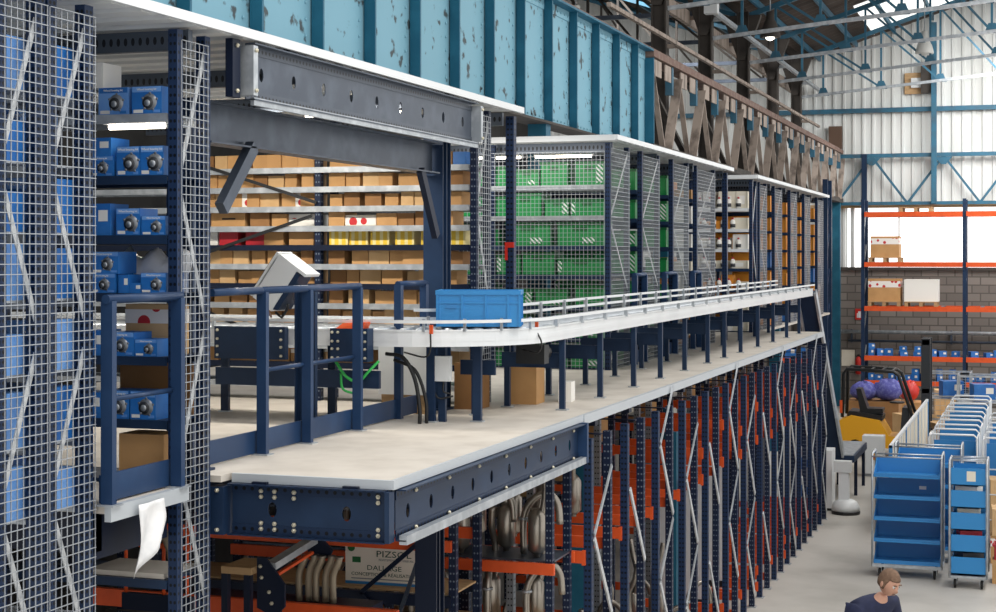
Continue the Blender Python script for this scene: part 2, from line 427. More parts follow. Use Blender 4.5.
# roof trusses of the bay on the right
def chord_z(x): return 9.62 + .09*(x+4.8)
for i, y in enumerate(COLY):
    th = Thing('roof_truss', f'blue steel lattice roof truss spanning the right bay, {ORD[i+1]} from the front', 'roof truss', (-7, y, 0), 0, 'roof trusses over the right bay')
    P = lambda x, z: (x+7, 0, z)
    top = MB(); top.bar(P(-6.84, roof_z(-6.84)-.24), P(8, roof_z(8)-.24), .1, .12); th.part('top_chord', top, 'teal_steel')
    bot = MB(); bot.bar(P(-6.84, chord_z(-6.84)), P(8, chord_z(8)), .08, .08); th.part('bottom_chord', bot, 'gal')
    for k in range(8):
        x = -6.2 + k*1.7
        th.part('vertical', MB().bar(P(x, chord_z(x)), P(x, roof_z(x)-.24), .055, .055), 'teal_steel')
        x2 = x + 1.7
        if x2 < 8: th.part('diagonal', MB().bar(P(x, roof_z(x)-.26), P(x2, chord_z(x2)), .055, .055), 'teal_steel')
        th.part('gusset', MB().hexa([P(x-.18, chord_z(x)-.04)[:1]+(-.02, chord_z(x)-.04), P(x+.18, 0)[:1]+(-.02, chord_z(x)-.04), P(x+.18, 0)[:1]+(.02, chord_z(x)-.04), P(x-.18, 0)[:1]+(.02, chord_z(x)-.04)],
            [P(x-.08, 0)[:1]+(-.02, chord_z(x)+.2), P(x+.08, 0)[:1]+(-.02, chord_z(x)+.2), P(x+.08, 0)[:1]+(.02, chord_z(x)+.2), P(x-.08, 0)[:1]+(.02, chord_z(x)+.2)]), 'teal_steel')
# left bay trusses seen over the crane girder
for i, y in enumerate(COLY[1:]):
    th = Thing('roof_truss', f'dim steel roof truss of the far left bay, {ORD[i+1]} from the front', 'roof truss', (-7, y, 0), 0, 'roof trusses over the left bay')
    P = lambda x, z: (x+7, 0, z)
    th.part('top_chord', MB().bar(P(-7.2, roof_z(-7.2)-.24), P(-15.9, roof_z(-15.9)-.24), .1, .1), 'teal_steel')
    th.part('bottom_chord', MB().bar(P(-7.2, 10.0), P(-15.9, 10.0), .1, .1), 'gal_dark')
    for k in range(5):
        x = -8 - k*1.7
        th.part('vertical', MB().bar(P(x, 10.0), P(x, roof_z(x)-.24), .06, .06), 'column')
        if k < 4: th.part('diagonal', MB().bar(P(x, 10.0), P(x-1.7, roof_z(x-1.7)-.24), .06, .06), 'column')
# long rails along the column line
def rail(name, label, cat, x, z, y0, y1, w, h, m, hang):
    th = Thing(name, label, cat, (x, y0, z))
    th.part('rail', MB().bar((0, 0, 0), (0, y1-y0, 0), w, h), m)
    for y in COLY:
        if y > y0: th.part('bracket', MB().box(min(0, hang), max(0, hang), y-y0-.04, y-y0+.04, -.04, .04), m)
rail('steel_rail', 'rusty horizontal pipe running along the dark columns just above the lattice girder', 'pipe', -6.6, 8.7, 25, 50.8, .07, .07, 'lattice', -.25)
rail('steel_rail', 'broad pale beam running behind the dark columns', 'beam', -7.4, 9.9, 25, 50.8, .1, .3, 'lattice', .26)
rail('steel_rail', 'light gutter rail near the eaves ending in a white box', 'gutter', -6.6, 9.85, 33.5, 50.8, .09, .09, 'gal', -.25)
# wind girder on the far wall
th = Thing('wall_truss', 'teal zigzag steel truss fixed along the white far wall', 'truss', (0, 50.8, 0))
th.part('top_chord', MB().box(-6.5, 8, -.06, .06, 7.69, 7.81), 'teal_steel')
th.part('bottom_chord', MB().box(-6.5, 8, -.06, .06, 6.22, 6.32), 'teal_steel')
for k in range(6):
    xa = -6.05 + k*2.15
    th.part('diagonal', MB().bar((xa+1.07, 0, 7.72), (xa, 0, 6.28), .07, .07), 'teal_steel')
    th.part('diagonal', MB().bar((xa+1.07, 0, 7.72), (xa+2.14, 0, 6.28), .07, .07), 'teal_steel')
    th.part('gusset', MB().hexa([(xa+.8, -.07, 7.68), (xa+1.34, -.07, 7.68), (xa+1.34, -.05, 7.68), (xa+.8, -.05, 7.68)], [(xa+1.0, -.07, 7.45), (xa+1.14, -.07, 7.45), (xa+1.14, -.05, 7.45), (xa+1.0, -.05, 7.45)]), 'teal_steel')
for x, m, lab in ((-5.2, 'navy', 'short navy post on the far wall near the lattice girder end'), (-3.1, 'teal_steel', 'teal wall post beside the grey equipment box on the far wall'), (3.4, 'teal_steel', 'teal wall post at the right of the far wall')):
    zt = 7.8 if x < -5 else roof_z(x)-.3
    solo('wall_post', MB().box(-.08, .08, -.02, .1, 6.25, zt), m, lab, 'post', (x, 50.72 if x < -5 else 50.6, 0))
# equipment on the far wall
t = Thing('meter_board', 'orange brown board with a small meter box high on the far wall', 'panel', (-3.75, 51.0, 9.75))
t.part('board', MB().box(-.25, .3, -.05, .03, -.1, .55), M['wood'])
t.part('meter_box', MB().box(-.05, .3, -.14, -.05, .08, .38), 'ltgrey')
solo('equipment_box', MB().box(-.22, .22, -.28, 0, 0, .95), 'column', 'tall dark grey equipment box high on the far wall', 'equipment box', (-3.28, 51.0, 9.65))
solo('equipment_box', MB().box(-.2, .2, -.2, 0, 0, .7), mat('brown box paint', '#5C4638', .7), 'small brown box high on the far wall near the lattice girder end', 'equipment box', (-6.1, 51.0, 8.0))

# ------------------------------------------------------------------ crane girder (riveted plate part)
GX, GB, GT = -6.0, 6.33, 7.9
th = Thing('plate_girder', 'weathered pale teal riveted crane girder above the white mezzanine roof', 'girder', (GX, 6, GB))
LY = 18.9
web = MB().box(-.015, .015, 0, LY, 0, GT-GB)
FY = [y-6 for y in [6.9 + 1.14*k for k in range(16)]]
for y in FY:
    for k in range(9):
        z = .2 + k*.145
        web.ball((.018, y+.17, z), .017, 6); web.ball((.018, y-.12, z), .017, 6)
for k in range(int(LY/.16)):
    for z in (.07, GT-GB-.07): web.ball((.03, .08+k*.16, z), .017, 6)
th.part('web', web, 'teal')
th.part('bottom_flange', MB().box(-.17, .17, 0, LY, -.03, .0), 'column', label='grimy dark lower flange')
th.part('top_flange', MB().box(-.17, .17, 0, LY, GT-GB, GT-GB+.03), 'teal_dark')
th.part('corner_angle', MB().box(.015, .028, 0, LY, 0, .13), 'teal'); th.part('corner_angle', MB().box(.015, .028, 0, LY, GT-GB-.13, GT-GB), 'teal')
for y in FY: th.part('stiffener', MB().box(.028, .135, y-.015, y+.015, 0, GT-GB).box(.028, .04, y-.02, y+.11, .0, GT-GB), 'teal_dark')  # deeper teal of the fins also holds the shade of their faces
th.part('crane_rail', MB().box(-.05, .05, 0, LY, GT-GB+.03, GT-GB+.11), 'rust', label='rusty crane rail')
# lattice part
th = Thing('lattice_girder', 'bleached grey lattice crane girder continuing from the teal plate girder', 'girder', (GX, 24.9, GB))
LL = 25.8; h = GT-GB
th.part('top_chord', MB().box(-.17, .17, 0, LL, h-.08, h+.03), 'rust')
th.part('bottom_chord', MB().box(-.17, .17, 0, LL, -.03, .1), 'column')
th.part('end_plate', MB().box(-.15, .165, .005, .05, .1, h-.1), 'teal_dark')
th.part('crane_rail', MB().box(-.05, .05, 0, LL, h+.03, h+.11), 'rust', label='rusty crane rail')
n = 13; p = LL/n
for k in range(n):
    y = k*p
    th.part('lattice_bar', MB().bar((.1, y+.12, h-.25), (.1, y+p*.47, .05), .03, .09, (1, 0, 0)), 'lattice')
    th.part('lattice_bar', MB().bar((.14, y+p*.98, h-.25), (.14, y+p*.55, .05), .03, .16, (1, 0, 0)), 'lattice')
    th.part('gusset', MB().box(.11, .13, y+.2, y+p*.36, h-.36, h-.1), 'lattice'); th.part('gusset', MB().box(.11, .13, y+p*.5, y+p*.72, h-.36, h-.1), 'lattice')
    th.part('hanger', MB().box(.0, .12, y+p*.78, y+p*.84, h-.55, h-.08), 'teal_steel')
    if k % 2 == 0: th.part('back_bar', MB().bar((-.12, y, h-.1), (-.12, y+2*p, .05), .06, .1, (1, 0, 0)), 'column')
# posts that carry the girder
for y, lab in ((7.75, 'left end'), (19.3, 'green crate rack'), (26.2, 'wide aisle'), (38.2, 'last shelving rack'), (50.3, 'far wall')):
    solo('girder_column', MB().box(-.12, .12, -.1, .1, 0, GB-.03), 'teal_dark', f'teal column carrying the crane girder near the {lab}', 'column', (GX, y, 0))

# hanging lamps
def lamp(label, x, y, z, ztop, sh, lit):
    t = Thing('pendant_lamp', label, 'lamp', (x, y, z))
    t.part('shade', MB().lathe([(.0, .62), (.09, .6), (.1, .42), (.13, .38), (.2, .2), (.24, .04), (.24, 0), (.2, .0)], 16), sh)
    t.part('bulb', MB().ball((0, 0, .06), .13, 10), lit)
    t.part('rod', MB().tube([(0, 0, .6), (0, 0, ztop-z)], .015, 6), 'gal')
lamp('white bell lamp hanging above the teal crane girder', -8.3, 29, 8.75, roof_z(-8.3), 'shade', 'shade')
lamp('white bell lamp hanging in front of the corrugated far wall', -2.95, 44.2, 10.05, roof_z(-2.95), 'shade', 'shade')
lamp('small lit lamp glowing high under the dark roof', -6.0, 37.5, 9.75, roof_z(-6.0), 'column', 'lamp_lit')
solo('junction_box', MB().box(-.14, .14, -.12, .12, -.12, .12), 'white', 'white box at the front end of the light gutter rail', 'box', (-6.6, 33.5, 9.88))
# ================================================================== MEZZANINE
th = Thing('mezzanine_platform', 'pale chipboard mezzanine platform with white edge carrying the shelving and conveyor', 'platform', (-3.6, 8.5, FZ))
def L_(mb): mb.v = [(a+3.6, b-8.5, c-FZ) for a, b, c in mb.v]; return mb
dk = MB().box(-5.86, -4.7, 7.37, 8.17, FZ-.04, FZ).box(-9.4, -6.14, 7.37, 8.17, FZ-.04, FZ).box(-6.14, -5.86, 7.37, 7.63, FZ-.04, FZ).box(-6.14, -5.86, 7.87, 8.17, FZ-.04, FZ).box(-4.7, -3.64, 8.76, 28.4, FZ-.04, FZ)
yy = 8.63
for yc, hx, xc in ((19.3, .13, -6.0), (26.2, .13, -6.0)):
    dk.box(-9.4, -4.7, yy, yc-.11, FZ-.04, FZ); dk.box(-9.4, xc-hx, yc-.11, yc+.11, FZ-.04, FZ); dk.box(xc+hx, -4.7, yc-.11, yc+.11, FZ-.04, FZ); yy = yc+.11
dk.box(-9.4, -4.7, yy, 28.6, FZ-.04, FZ).box(-6.8, -4.7, 28.6, 38.1, FZ-.04, FZ)
th.part('decking', L_(dk), 'deck')
for bx in ((-4.68, -3.64, 8.73, 8.76, FZ-.05, FZ+.004), (-3.64, -3.61, 8.73, 12.85, FZ-.05, FZ+.004), (-3.64, -3.6, 12.85, 28.4, FZ-.075, FZ+.004)): th.part('edge_trim', L_(MB().box(*bx)), 'trim')
th.part('edge_trim', L_(MB().box(-4.7, -4.66, 7.36, 8.18, FZ-.08, FZ+.004)), 'trim')
for k in range(13):
    y = 13.6 + k*1.22
    th.part('cross_beam', L_(MB().box(-9.3 if y < 26 else -6.75, -3.7, y-.05, y+.05, FZ-.16, FZ-.04)), 'navy_dark')
th.part('edge_beam', L_(MB().box(-4.86, -4.80, 7.37, 8.17, FZ-.3, FZ-.04)), 'navy_dark')
for y in (7.44, 9.4, 11.2): th.part('cross_beam', L_(MB().box(-9.3, -4.8 if y < 8 else -3.75, y-.05, y+.05, FZ-.26, FZ-.04)), 'navy_dark')

def channel(th, name, o, ux, uz, L, H, holes, m, fl=.07, t=.006, lip_m=None):
    """punched channel: web with real oval holes, top and bottom flanges folded toward the viewer"""
    o = Vector(o); ux = Vector(ux); uz = Vector(uz); n = ux.cross(uz).normalized()
    w = MB().holed_plate(o+uz*.06, ux, uz, L, H-.12, holes, -t, .03, .045)
    th.part(name+'_web', w, m.replace('girder_', '') if m == 'girder_navy' else 'gal_dark')
    for zz in (0.0, H-.06):
        s = MB().bar(o+uz*(zz+.03)+n*.002, o+ux*L+uz*(zz+.03)+n*.002, .006, .06, uz)
        th.part('punched_strip', s, m)
    for zz in (0, H): th.part('flange', MB().bar(o+uz*zz+n*fl/2, o+ux*L+uz*zz+n*fl/2, fl, .008, uz), lip_m or m)
    return w
def bolts(mb, pts, n, r=.014):
    for p in pts:
        p = Vector(p); n_ = Vector(n); mb.tube([p, p+n_*.012], r, 6); mb.ball(p+n_*.012, r*.7, 6)
    return mb
def bolt_parts(t, pts, n, r=.014, parent=None):
    src = None
    for p in pts:
        if src is None: src = t.part('bolt', bolts(MB(), [(0, 0, 0)], n, r), 'bolt', parent); c = src
        else: c = src.copy(); COL.objects.link(c)
        c.location = p
# front cross girder of the platform
t = Thing('steel_girder', 'short navy bolted girder closing the front end of the walkway', 'girder', (-4.68, 8.74, FZ-.36))
channel(t, 'girder', (0, 0, 0), (1, 0, 0), (0, 0, 1), 1.03, .305, [.27, .76], 'girder_navy')
t.part('end_bracket', MB().box(-.1, -.01, -.1, .02, .0, .29), 'navy'); t.part('end_bracket', MB().box(1.03, 1.06, -.06, .02, .0, .3), 'navy')
bolt_parts(t, [(x, -.005, z) for x in (.2, .29, .42, .97) for z in (.035, .07, .23, .265)] + [(-.05, -.1, .03), (-.05, -.1, .27)], (0, -1, 0))
for x in (.2, .8): t.part('bearing_pad', MB().box(x-.05, x+.05, -.04, .0, .309, .322), 'navy_dark')
# long side girder
t = Thing('steel_girder', 'long navy girder with oval holes under the near walkway edge', 'girder', (-3.63, 8.80, FZ-.36))
channel(t, 'girder', (0, 0, 0), (0, 1, 0), (0, 0, 1), 3.95, .3, [.2+.39*k for k in range(10)], 'girder_navy', lip_m='navy')
t.part('pale_lip', MB().bar((.05, 0, .004), (.05, 3.95, .004), .05, .055), 'gal')  # pale strip stands in for the lit top face of the lower flange
t.part('end_bracket', MB().box(-.02, .08, 3.95, 4.0, -.02, .31), 'navy_rail')
bolt_parts(t, [(.006, .3+.58*k, z) for k in range(7) for z in (.035, .262)], (1, 0, 0))
# girders over the conveyor opening
for y in (.5, 3.5): t.part('bearing_pad', MB().box(-.03, .0, y-.05, y+.05, .304, .322), 'navy_dark')
t = Thing('steel_girder', 'upper grey girder with round holes under the white mezzanine roof', 'girder', (-4.72, 8.98, 5.62))
channel(t, 'girder', (0, 0, 0), (0, 1, 0), (0, 0, 1), 4.2, .35, [.22+.47*k for k in range(9)], 'girder_grey', lip_m='gal_dark')
t.part('pale_lip', MB().bar((.05, 0, -.012), (.05, 4.2, -.012), .025, .05), 'gal')
t.part('end_bracket', MB().box(-.03, .09, -.06, 0, .02, .33), 'gal'); t.part('end_bracket', MB().box(-.03, .02, -.2, -.1, .0, .36), 'navy_dark')
t.part('end_bracket', MB().box(-.03, .09, 4.2, 4.26, .02, .33), 'gal')
bolt_parts(t, [(.02, -.15, .04), (.02, -.15, .32), (.09, -.03, .05), (.09, -.03, .3), (.09, 4.23, .05), (.09, 4.23, .3)], (1, 0, 0))
for y in (.6, 3.6): t.part('hanger_plate', MB().box(.0, .04, y-.06, y+.06, .35, .40), 'gal_dark')
t = Thing('steel_girder', 'lower dark navy beam across the conveyor opening with knee braces', 'girder', (-4.97, 8.86, 5.36))
t.part('beam', MB().box(-.008, .008, 0, 4.0, 0, .24).box(-.08, .08, 0, 4.0, -.012, 0).box(-.08, .08, 0, 4.0, .24, .252), 'gal_dark')
t.part('knee_brace', MB().bar((.05, .18, -.42), (.05, .6, 0), .06, .09), 'gal_dark'); t.part('knee_brace', MB().bar((.05, 3.98, -.55), (.05, 3.62, 0), .05, .08), 'navy_dark')
t = Thing('platform_column', 'wide navy column beside the blue tote under the girders', 'column', (-4.97, 13.0, FZ))
t.part('shaft', MB().box(-.09, .09, -.01, .01, 0, 2.6).box(-.09, .09, -.1, -.085, 0, 2.6).box(-.09, .09, .085, .1, 0, 2.6), 'navy')
t.part('base_plate', MB().box(-.13, .13, -.14, .14, 0, .015), 'navy')
t.part('cap_plate', MB().box(-.1, .1, -.13, .13, 2.6, 2.62), 'navy')
t = Thing('platform_column', 'navy column behind the left mesh frame under the girders', 'column', (-5.0, 8.75, FZ))
t.part('shaft', MB().box(-.09, .09, -.09, .09, 0, 2.3), 'navy'); t.part('base_plate', MB().box(-.13, .13, -.12, .12, 0, .015), 'navy')
t = Thing('platform_column', 'dark steel column under the near walkway in front of the sign board', 'column', (-4.07, 10.5, 0))
t.part('shaft', MB().box(-.075, .075, -.01, .01, 0, FZ-.4).box(-.08, .08, -.08, -.065, 0, FZ-.4).box(-.08, .08, .065, .08, 0, FZ-.4), 'navy_dark')
t.part('base_plate', MB().box(-.15, .15, -.15, .15, 0, .02), 'navy_dark'); t.part('cap_plate', MB().box(-.12, .3, -.12, .12, FZ-.4, FZ-.37), 'navy_dark')

# ------------------------------------------------------------------ roofs of the mezzanine
def mez_roof(label, y0, y1):
    t = Thing('mezzanine_roof', label, 'roof', (XF+.08, y0, 5.98))
    d = y1-y0
    sh = MB()
    for k in range(int(d/.3)): sh.box(-3.9, -.03, k*.3+.02, k*.3+.16, .01, .035)
    t.part('roof_panel', MB().box(-4, -.0, 0, d, .035, .06), 'roof_white')
    t.part('panel_rib', sh, 'ltgrey')
    t.part('fascia', MB().box(0, .03, -.02, d, .01, .068), 'white'); t.part('fascia', MB().box(-4, 0, -.03, 0, .0, .068), 'white')
    for k in range(max(2, int(d/1.6))):
        yy = .25 + k*(d-.5)/max(1, int(d/1.6)-1)
        t.part('punched_beam', MB().bar((-3.9, yy, -.06), (-.1, yy, -.06), .05, .12), 'girder_grey')
    return t
mez_roof('white panel roof over the nearest shelving and conveyor opening', 6.2, 14.45)
mez_roof('white panel roof over the green crate racks', 18.0, 25.4)
mez_roof('white panel roof over the farthest shelving racks', 27.7, 37.6)

# ------------------------------------------------------------------ shelving racks
LV = [5.47, 5.11, 4.76, 4.42, 4.05, 3.68, FZ+.02]
RACKS = {}
def wires(mb, plane, c, a0, a1, z0, z1, pitch=.05, w=.0045):
    n = int(round((a1-a0)/pitch)); m_ = int(round((z1-z0)/pitch)); h = w/2
    for i in range(n+1):
        a = a0 + (a1-a0)*i/n
        if plane == 'x': mb.box(c-h, c+h, a-h, a+h, z0, z1)
        else: mb.box(a-h, a+h, c-h, c+h, z0, z1)
    for j in range(m_+1):
        z = z0 + (z1-z0)*j/m_
        if plane == 'x': mb.box(c+h, c+3*h, a0, a1, z-h, z+h)
        else: mb.box(a0, a1, c-3*h, c-h, z-h, z+h)
    return mb
def rack(key, label, y0, y1, xb=-7.6, levels=LV, zt=5.96, zb=FZ, mesh=True, lips='navy', posts=None, front_mesh=None, lip_fn=None, group='upper shelving racks', meshz=None, up='upright', width=.065):
    zmid = zb
    t = Thing('shelving_rack', label, 'shelving rack', (XF, y0, zb), 0, group)
    posts = posts or [XF-.03, XF-1.45, XF-2.8]
    for x in posts:
        for y in (y0, y1-width):
            t.part('upright', MB().box(x-.03-XF, x+.03-XF, y-y0, y+width-y0, 0, zt-zb), up)
    for z in levels:
        if z < zb: continue
        lip = lip_fn(z) if lip_fn else lips
        d = y1-y0
        mb = MB().box(xb-XF, -.065, .0, d, z-zb-.012, z-zb)
        if z > FZ+.06 or zb < 1: mb.box(xb-XF, -.065, -.012, .0, z-zb-.05, z-zb+.002).box(xb-XF, -.065, d, d+.012, z-zb-.05, z-zb+.002)
        t.part('shelf', mb, lip)
    nz = max(2, int((zt-zb)/.75)); hz = (zt-zb-.1)/nz
    for k in range(nz):
        a, b = (.03, y1-y0-.03) if k % 2 == 0 else (y1-y0-.03, .03)
        t.part('brace', MB().bar((-.012, a, .05+k*hz), (-.012, b, .05+(k+1)*hz), .035, .006, (1, 0, 0)), 'brace')
    if mesh:
        z0, z1 = meshz or (0, zt-zb-.06)
        mm = MB(); wires(mm, 'x', .006 if mesh != 'over' else .012, 0 if mesh == 'over' else width*.6, y1-y0-(0 if mesh == 'over' else width*.6), z0, z1)
        t.part('wire_mesh_panel', mm, 'wire')
    if front_mesh:
        mm = MB(); wires(mm, 'y', -.03, front_mesh-XF, -.06, 0, zt-zb-.1)
        t.part('wire_mesh_panel', mm, 'wire')
    RACKS[key] = t
    return t
LOWLV = [2.75, 2.3, 1.8] + LV
rack('A', 'nearest mesh-clad shelving rack at the left picture edge', 6.50, 6.90, mesh='over', width=.08, lips='gal', levels=LOWLV, zb=0, xb=-7.4)
rack('B', 'second mesh-clad shelving rack from the left, before the narrow railed aisle', 6.92, 7.33, mesh='over', width=.08, lips='gal', levels=LOWLV, zb=0, xb=-7.4)
rack('C', 'shelving rack of blue bearing boxes behind the narrow railed aisle', 8.20, 8.59, levels=LOWLV, zb=0, xb=-7.0, lip_fn=lambda z: 'gal' if z in (5.47,) else 'navy')
REAR = [5.455, 5.275, 5.095, 4.915, 4.74, 4.565, 4.385, 4.205, 4.02, 3.84, 3.66, 3.48]
rack('D', 'tall rear shelving rack of brown cartons behind the roller conveyor', 13.40, 13.80, xb=-9.2, levels=REAR,
     up='upright_pale', posts=[XF-.03, -6.3, -7.85, -9.1], lip_fn=lambda z: 'gal' if z not in (4.74, 4.385, 3.66) else 'navy_dark')
rack('E', 'shelving rack of green crates with a mesh front', 18.05, 19.0, xb=-7.6, front_mesh=-7.6, lip_fn=lambda z: 'gal' if z > 5 else 'navy')
rack('F', 'second mesh-clad frame rack of green crates after the mesh front', 19.62, 20.62, xb=-7.6)
rack('G', 'third mesh-clad frame rack after the green mesh front', 21.4, 22.45)
rack('H', 'fourth mesh-clad frame rack, just before the wide aisle gap', 23.0, 24.4)
rack('I', 'shelving rack of cream cartons facing the wide aisle', 27.75, 28.25, mesh=False, xb=-8.4, lip_fn=lambda z: 'white' if z > 4.5 else 'navy', posts=[XF-.03, -5.85, -7.4])
rack('J', 'first mesh-clad frame rack beyond the cream cartons', 28.5, 29.3, xb=-6.7, posts=[XF-.03, -6.6])
rack('K', 'second mesh-clad frame rack beyond the cream cartons', 30.2, 31.1, xb=-6.7, posts=[XF-.03, -6.6])
rack('L', 'third mesh-clad frame rack beyond the cream cartons', 32.2, 33.1, xb=-6.7, posts=[XF-.03, -6.6])
rack('M', 'fourth mesh-clad frame rack beyond the cream cartons', 34.2, 35.1, xb=-6.7, posts=[XF-.03, -6.6])
rack('N', 'farthest mesh-clad frame rack at the end of the mezzanine', 36.3, 37.3, xb=-6.7, posts=[XF-.03, -6.6])
# long black back braces of the rear rack
t = RACKS['D']
t.part('back_brace', MB().bar((-2.95, -.02, 2.25), (-1.55, -.02, 1.82), .03, .012, (0, 1, 0)), 'black'); t.part('back_brace', MB().bar((-3.2, -.02, 1.2), (-1.6, -.02, 1.7), .03, .012, (0, 1, 0)), 'black')
t.part('back_brace', MB().bar((-3.2, -.02, 1.0), (-2.0, -.02, .55), .03, .012, (0, 1, 0)), 'black')
# single roof posts
solo('roof_post', MB().box(-.04, .04, -.04, .04, 0, 2.65), 'upright', 'lone navy roof post in front of the green mesh rack', 'post', (XF, 14.38, FZ))
solo('roof_post', MB().box(-.04, .04, -.04, .04, 0, 2.65), 'upright', 'lone navy roof post at the wide aisle before the cream cartons', 'post', (XF, 25.2, FZ))
t = solo('warning_tag', MB().box(-.045, .045, -.012, 0, .12, .17).box(-.045, -.02, -.012, 0, .0, .12), 'red', 'red tag tied to the lone navy roof post', 'tag', (XF, 14.339, 4.6))

# fluorescent battens
def batten(label, x0, x1, y, z, zt=None):
    t = Thing('fluorescent_batten', label, 'lamp', ((x0+x1)/2, y, z)); h = (x1-x0)/2
    t.part('housing', MB().box(-h, h, -.04, .04, 0, .04), 'white'); t.part('tube', MB().tube([(-h+.02, 0, -.015), (h-.02, 0, -.015)], .016, 8), 'tube_light')
    if zt:
        for x in (-h*.6, h*.6): t.part('hanger', MB().box(x-.008, x+.008, -.008, .008, .04, zt-z+.03), 'gal')
batten('lit fluorescent batten under the top shelf of blue bearing boxes', -5.25, -4.84, 8.245, 5.418)
batten('lit fluorescent batten at the left over the green crates', -6.9, -6.0, 18.6, 5.86, 5.985)
batten('lit fluorescent batten at the right over the green crates', -5.85, -5.1, 18.6, 5.86, 5.985)
batten('lit fluorescent batten hidden above the rear carton rack', -7.6, -6.4, 12.9, 5.9, 5.985)
batten('lit fluorescent batten above the right half of the rear carton rack', -6.2, -5.2, 12.9, 5.9, 5.985)

# ------------------------------------------------------------------ goods
def carton_mesh(w, d, h):
    mb = MB().box(-w/2, w/2, -d/2, d/2, 0, h)
    mb.box(-w/2, w/2, -.003, .003, h, h+.0015)      # seam of the top flaps
    return mb
class Proto:
    """one built carton kept as a source for copies"""
    def __init__(s): s.d = {}
    def get(s, key, fn):
        if key not in s.d: s.d[key] = [fn(), False]
        return s.d[key]
PR = Proto()
def place(key, fn, loc, rz, label, cat, group):
    e = PR.get(key, fn)
    if not e[1]:
        o = e[0]; e[1] = True; remember(o); o.location = loc; o.rotation_euler = (0, 0, rz)
    else: o = dup(e[0], loc, rz)
    tag(o, label, cat, group); return o
def make_carton(w, d, h, m, extra=None):
    def fn():
        o = carton_mesh(w, d, h).build('cardboard_box', M[m])
        if extra == 'tape':
            MB().box(-w/2-.002, w/2+.002, -d/2-.002, d/2+.002, h*.62, h*.9).build('tape', M['tape'], o)
        if extra == 'taped_front':
            MB().box(-.025, .025, -d/2-.002, -d/2, 0, h).box(-.025, .025, -d/2, d/2, h, h+.002).build('tape', M['tape'], o)
        if extra == 'wrap':
            MB().box(-w/2-.002, w/2+.002, -d/2-.002, d/2+.002, h*.1, h*.8).build('tape', M['tape'], o)
        if extra == 'label':
            MB().box(-w*.3, w*.25, -d/2-.002, -d/2, h*.25, h*.75).build('paper_label', M['white_box'], o)
        if extra == 'mark':
            MB().box(-w*.18, w*.22, -d/2-.0015, -d/2, h*.52, h*.64).build('printed_mark', M['textblack'], o)
        return o
    return fn
SH = {'blue': 'blue', 'card': 'brown', 'card_pale': 'pale', 'card_dark': 'dark brown', 'white_box': 'white', 'redbox': 'red', 'yellow': 'yellow', 'cream': 'cream', 'orangebox': 'amber'}
random.seed(11)
# rear rack: two bays per level, cartons run outward from the middle upright at x = -6.3
for li, z in enumerate(REAR[:11]):
    for side, x0, x1 in (('left', -6.36, -7.75), ('right', -6.24, -4.87)):
        s = -1 if side == 'left' else 1
        x = x0 + s*.02; k = 0
        while True:
            h = random.choice((.115, .125, .13, .13, .13)); w = random.choice((.12, .13, .14, .155, .16, .2)); m = random.choice(('card', 'card', 'card_pale', 'card', 'card_dark')); ex = None
            if li == 4 and side == 'left': # red and white cartons
                m = 'redbox' if k in (2, 3) else ('white_box' if k > 3 else 'card'); w = .2; h = .125
            if li == 4 and side == 'right' and k < 9: m = 'yellow_print' if k < 6 else ('yellow' if k == 7 else 'white_box'); w = .185 if k < 6 else .12; h = .13
            if li == 2 and side == 'left' and k in (0, 2): ex = 'taped_front'; w = .33 if k == 0 else .3; m = 'card'
            if li == 3 and side == 'left' and k == 0: ex = 'tape'; w = .26; m = 'white_box'
            if li == 3 and side == 'left' and k == 3: ex = 'mark'; w = .36; m = 'card'
            if li == 3 and side == 'right' and k == 1: ex = 'wrap'; w = .3; m = 'cream'; h = .1
            if li == 0 and side == 'right' and k == 0: ex = 'mark'; w = .34; h = .09
            if li == 4 and side == 'left' and k == 0: w = .25
            if li == 10: ex = 'tape' if k % 3 == 0 else None; w = .24
            if li == 1 and side == 'right' and k == 4: w = .34
            if side == 'right' and li in (0, 1, 6) and x > -5.02: m = 'blue'; w = .12; h = .12; ex = None
            if s*(x + s*w - x1) > 0: break
            key = (w, h, m, ex)
            nm = {'yellow_print': 'yellow'}.get(m) or SH[m]
            exn = {'tape': ' with red-white tape', 'taped_front': ' with red tape strip', 'wrap': ' in red printed wrap', 'mark': ' with a black mark', None: ''}[ex]
            lab = f"{nm} carton{exn}, {ORD[k+1]} {side} of middle upright, {ORD[li+1]} shelf, rear rack"
            place(key, make_carton(w, .3, h, m, ex), (x + s*w/2, 13.625 + random.uniform(-.01, .03), z), random.uniform(-.03, .03), lab, 'box', 'cartons on the rear rack behind the conveyor')
            x += s*(w + random.choice((.004, .008, .012, .03, .06))); k += 1
# a few cartons in the last strip between the wide column and the front upright are in the run above

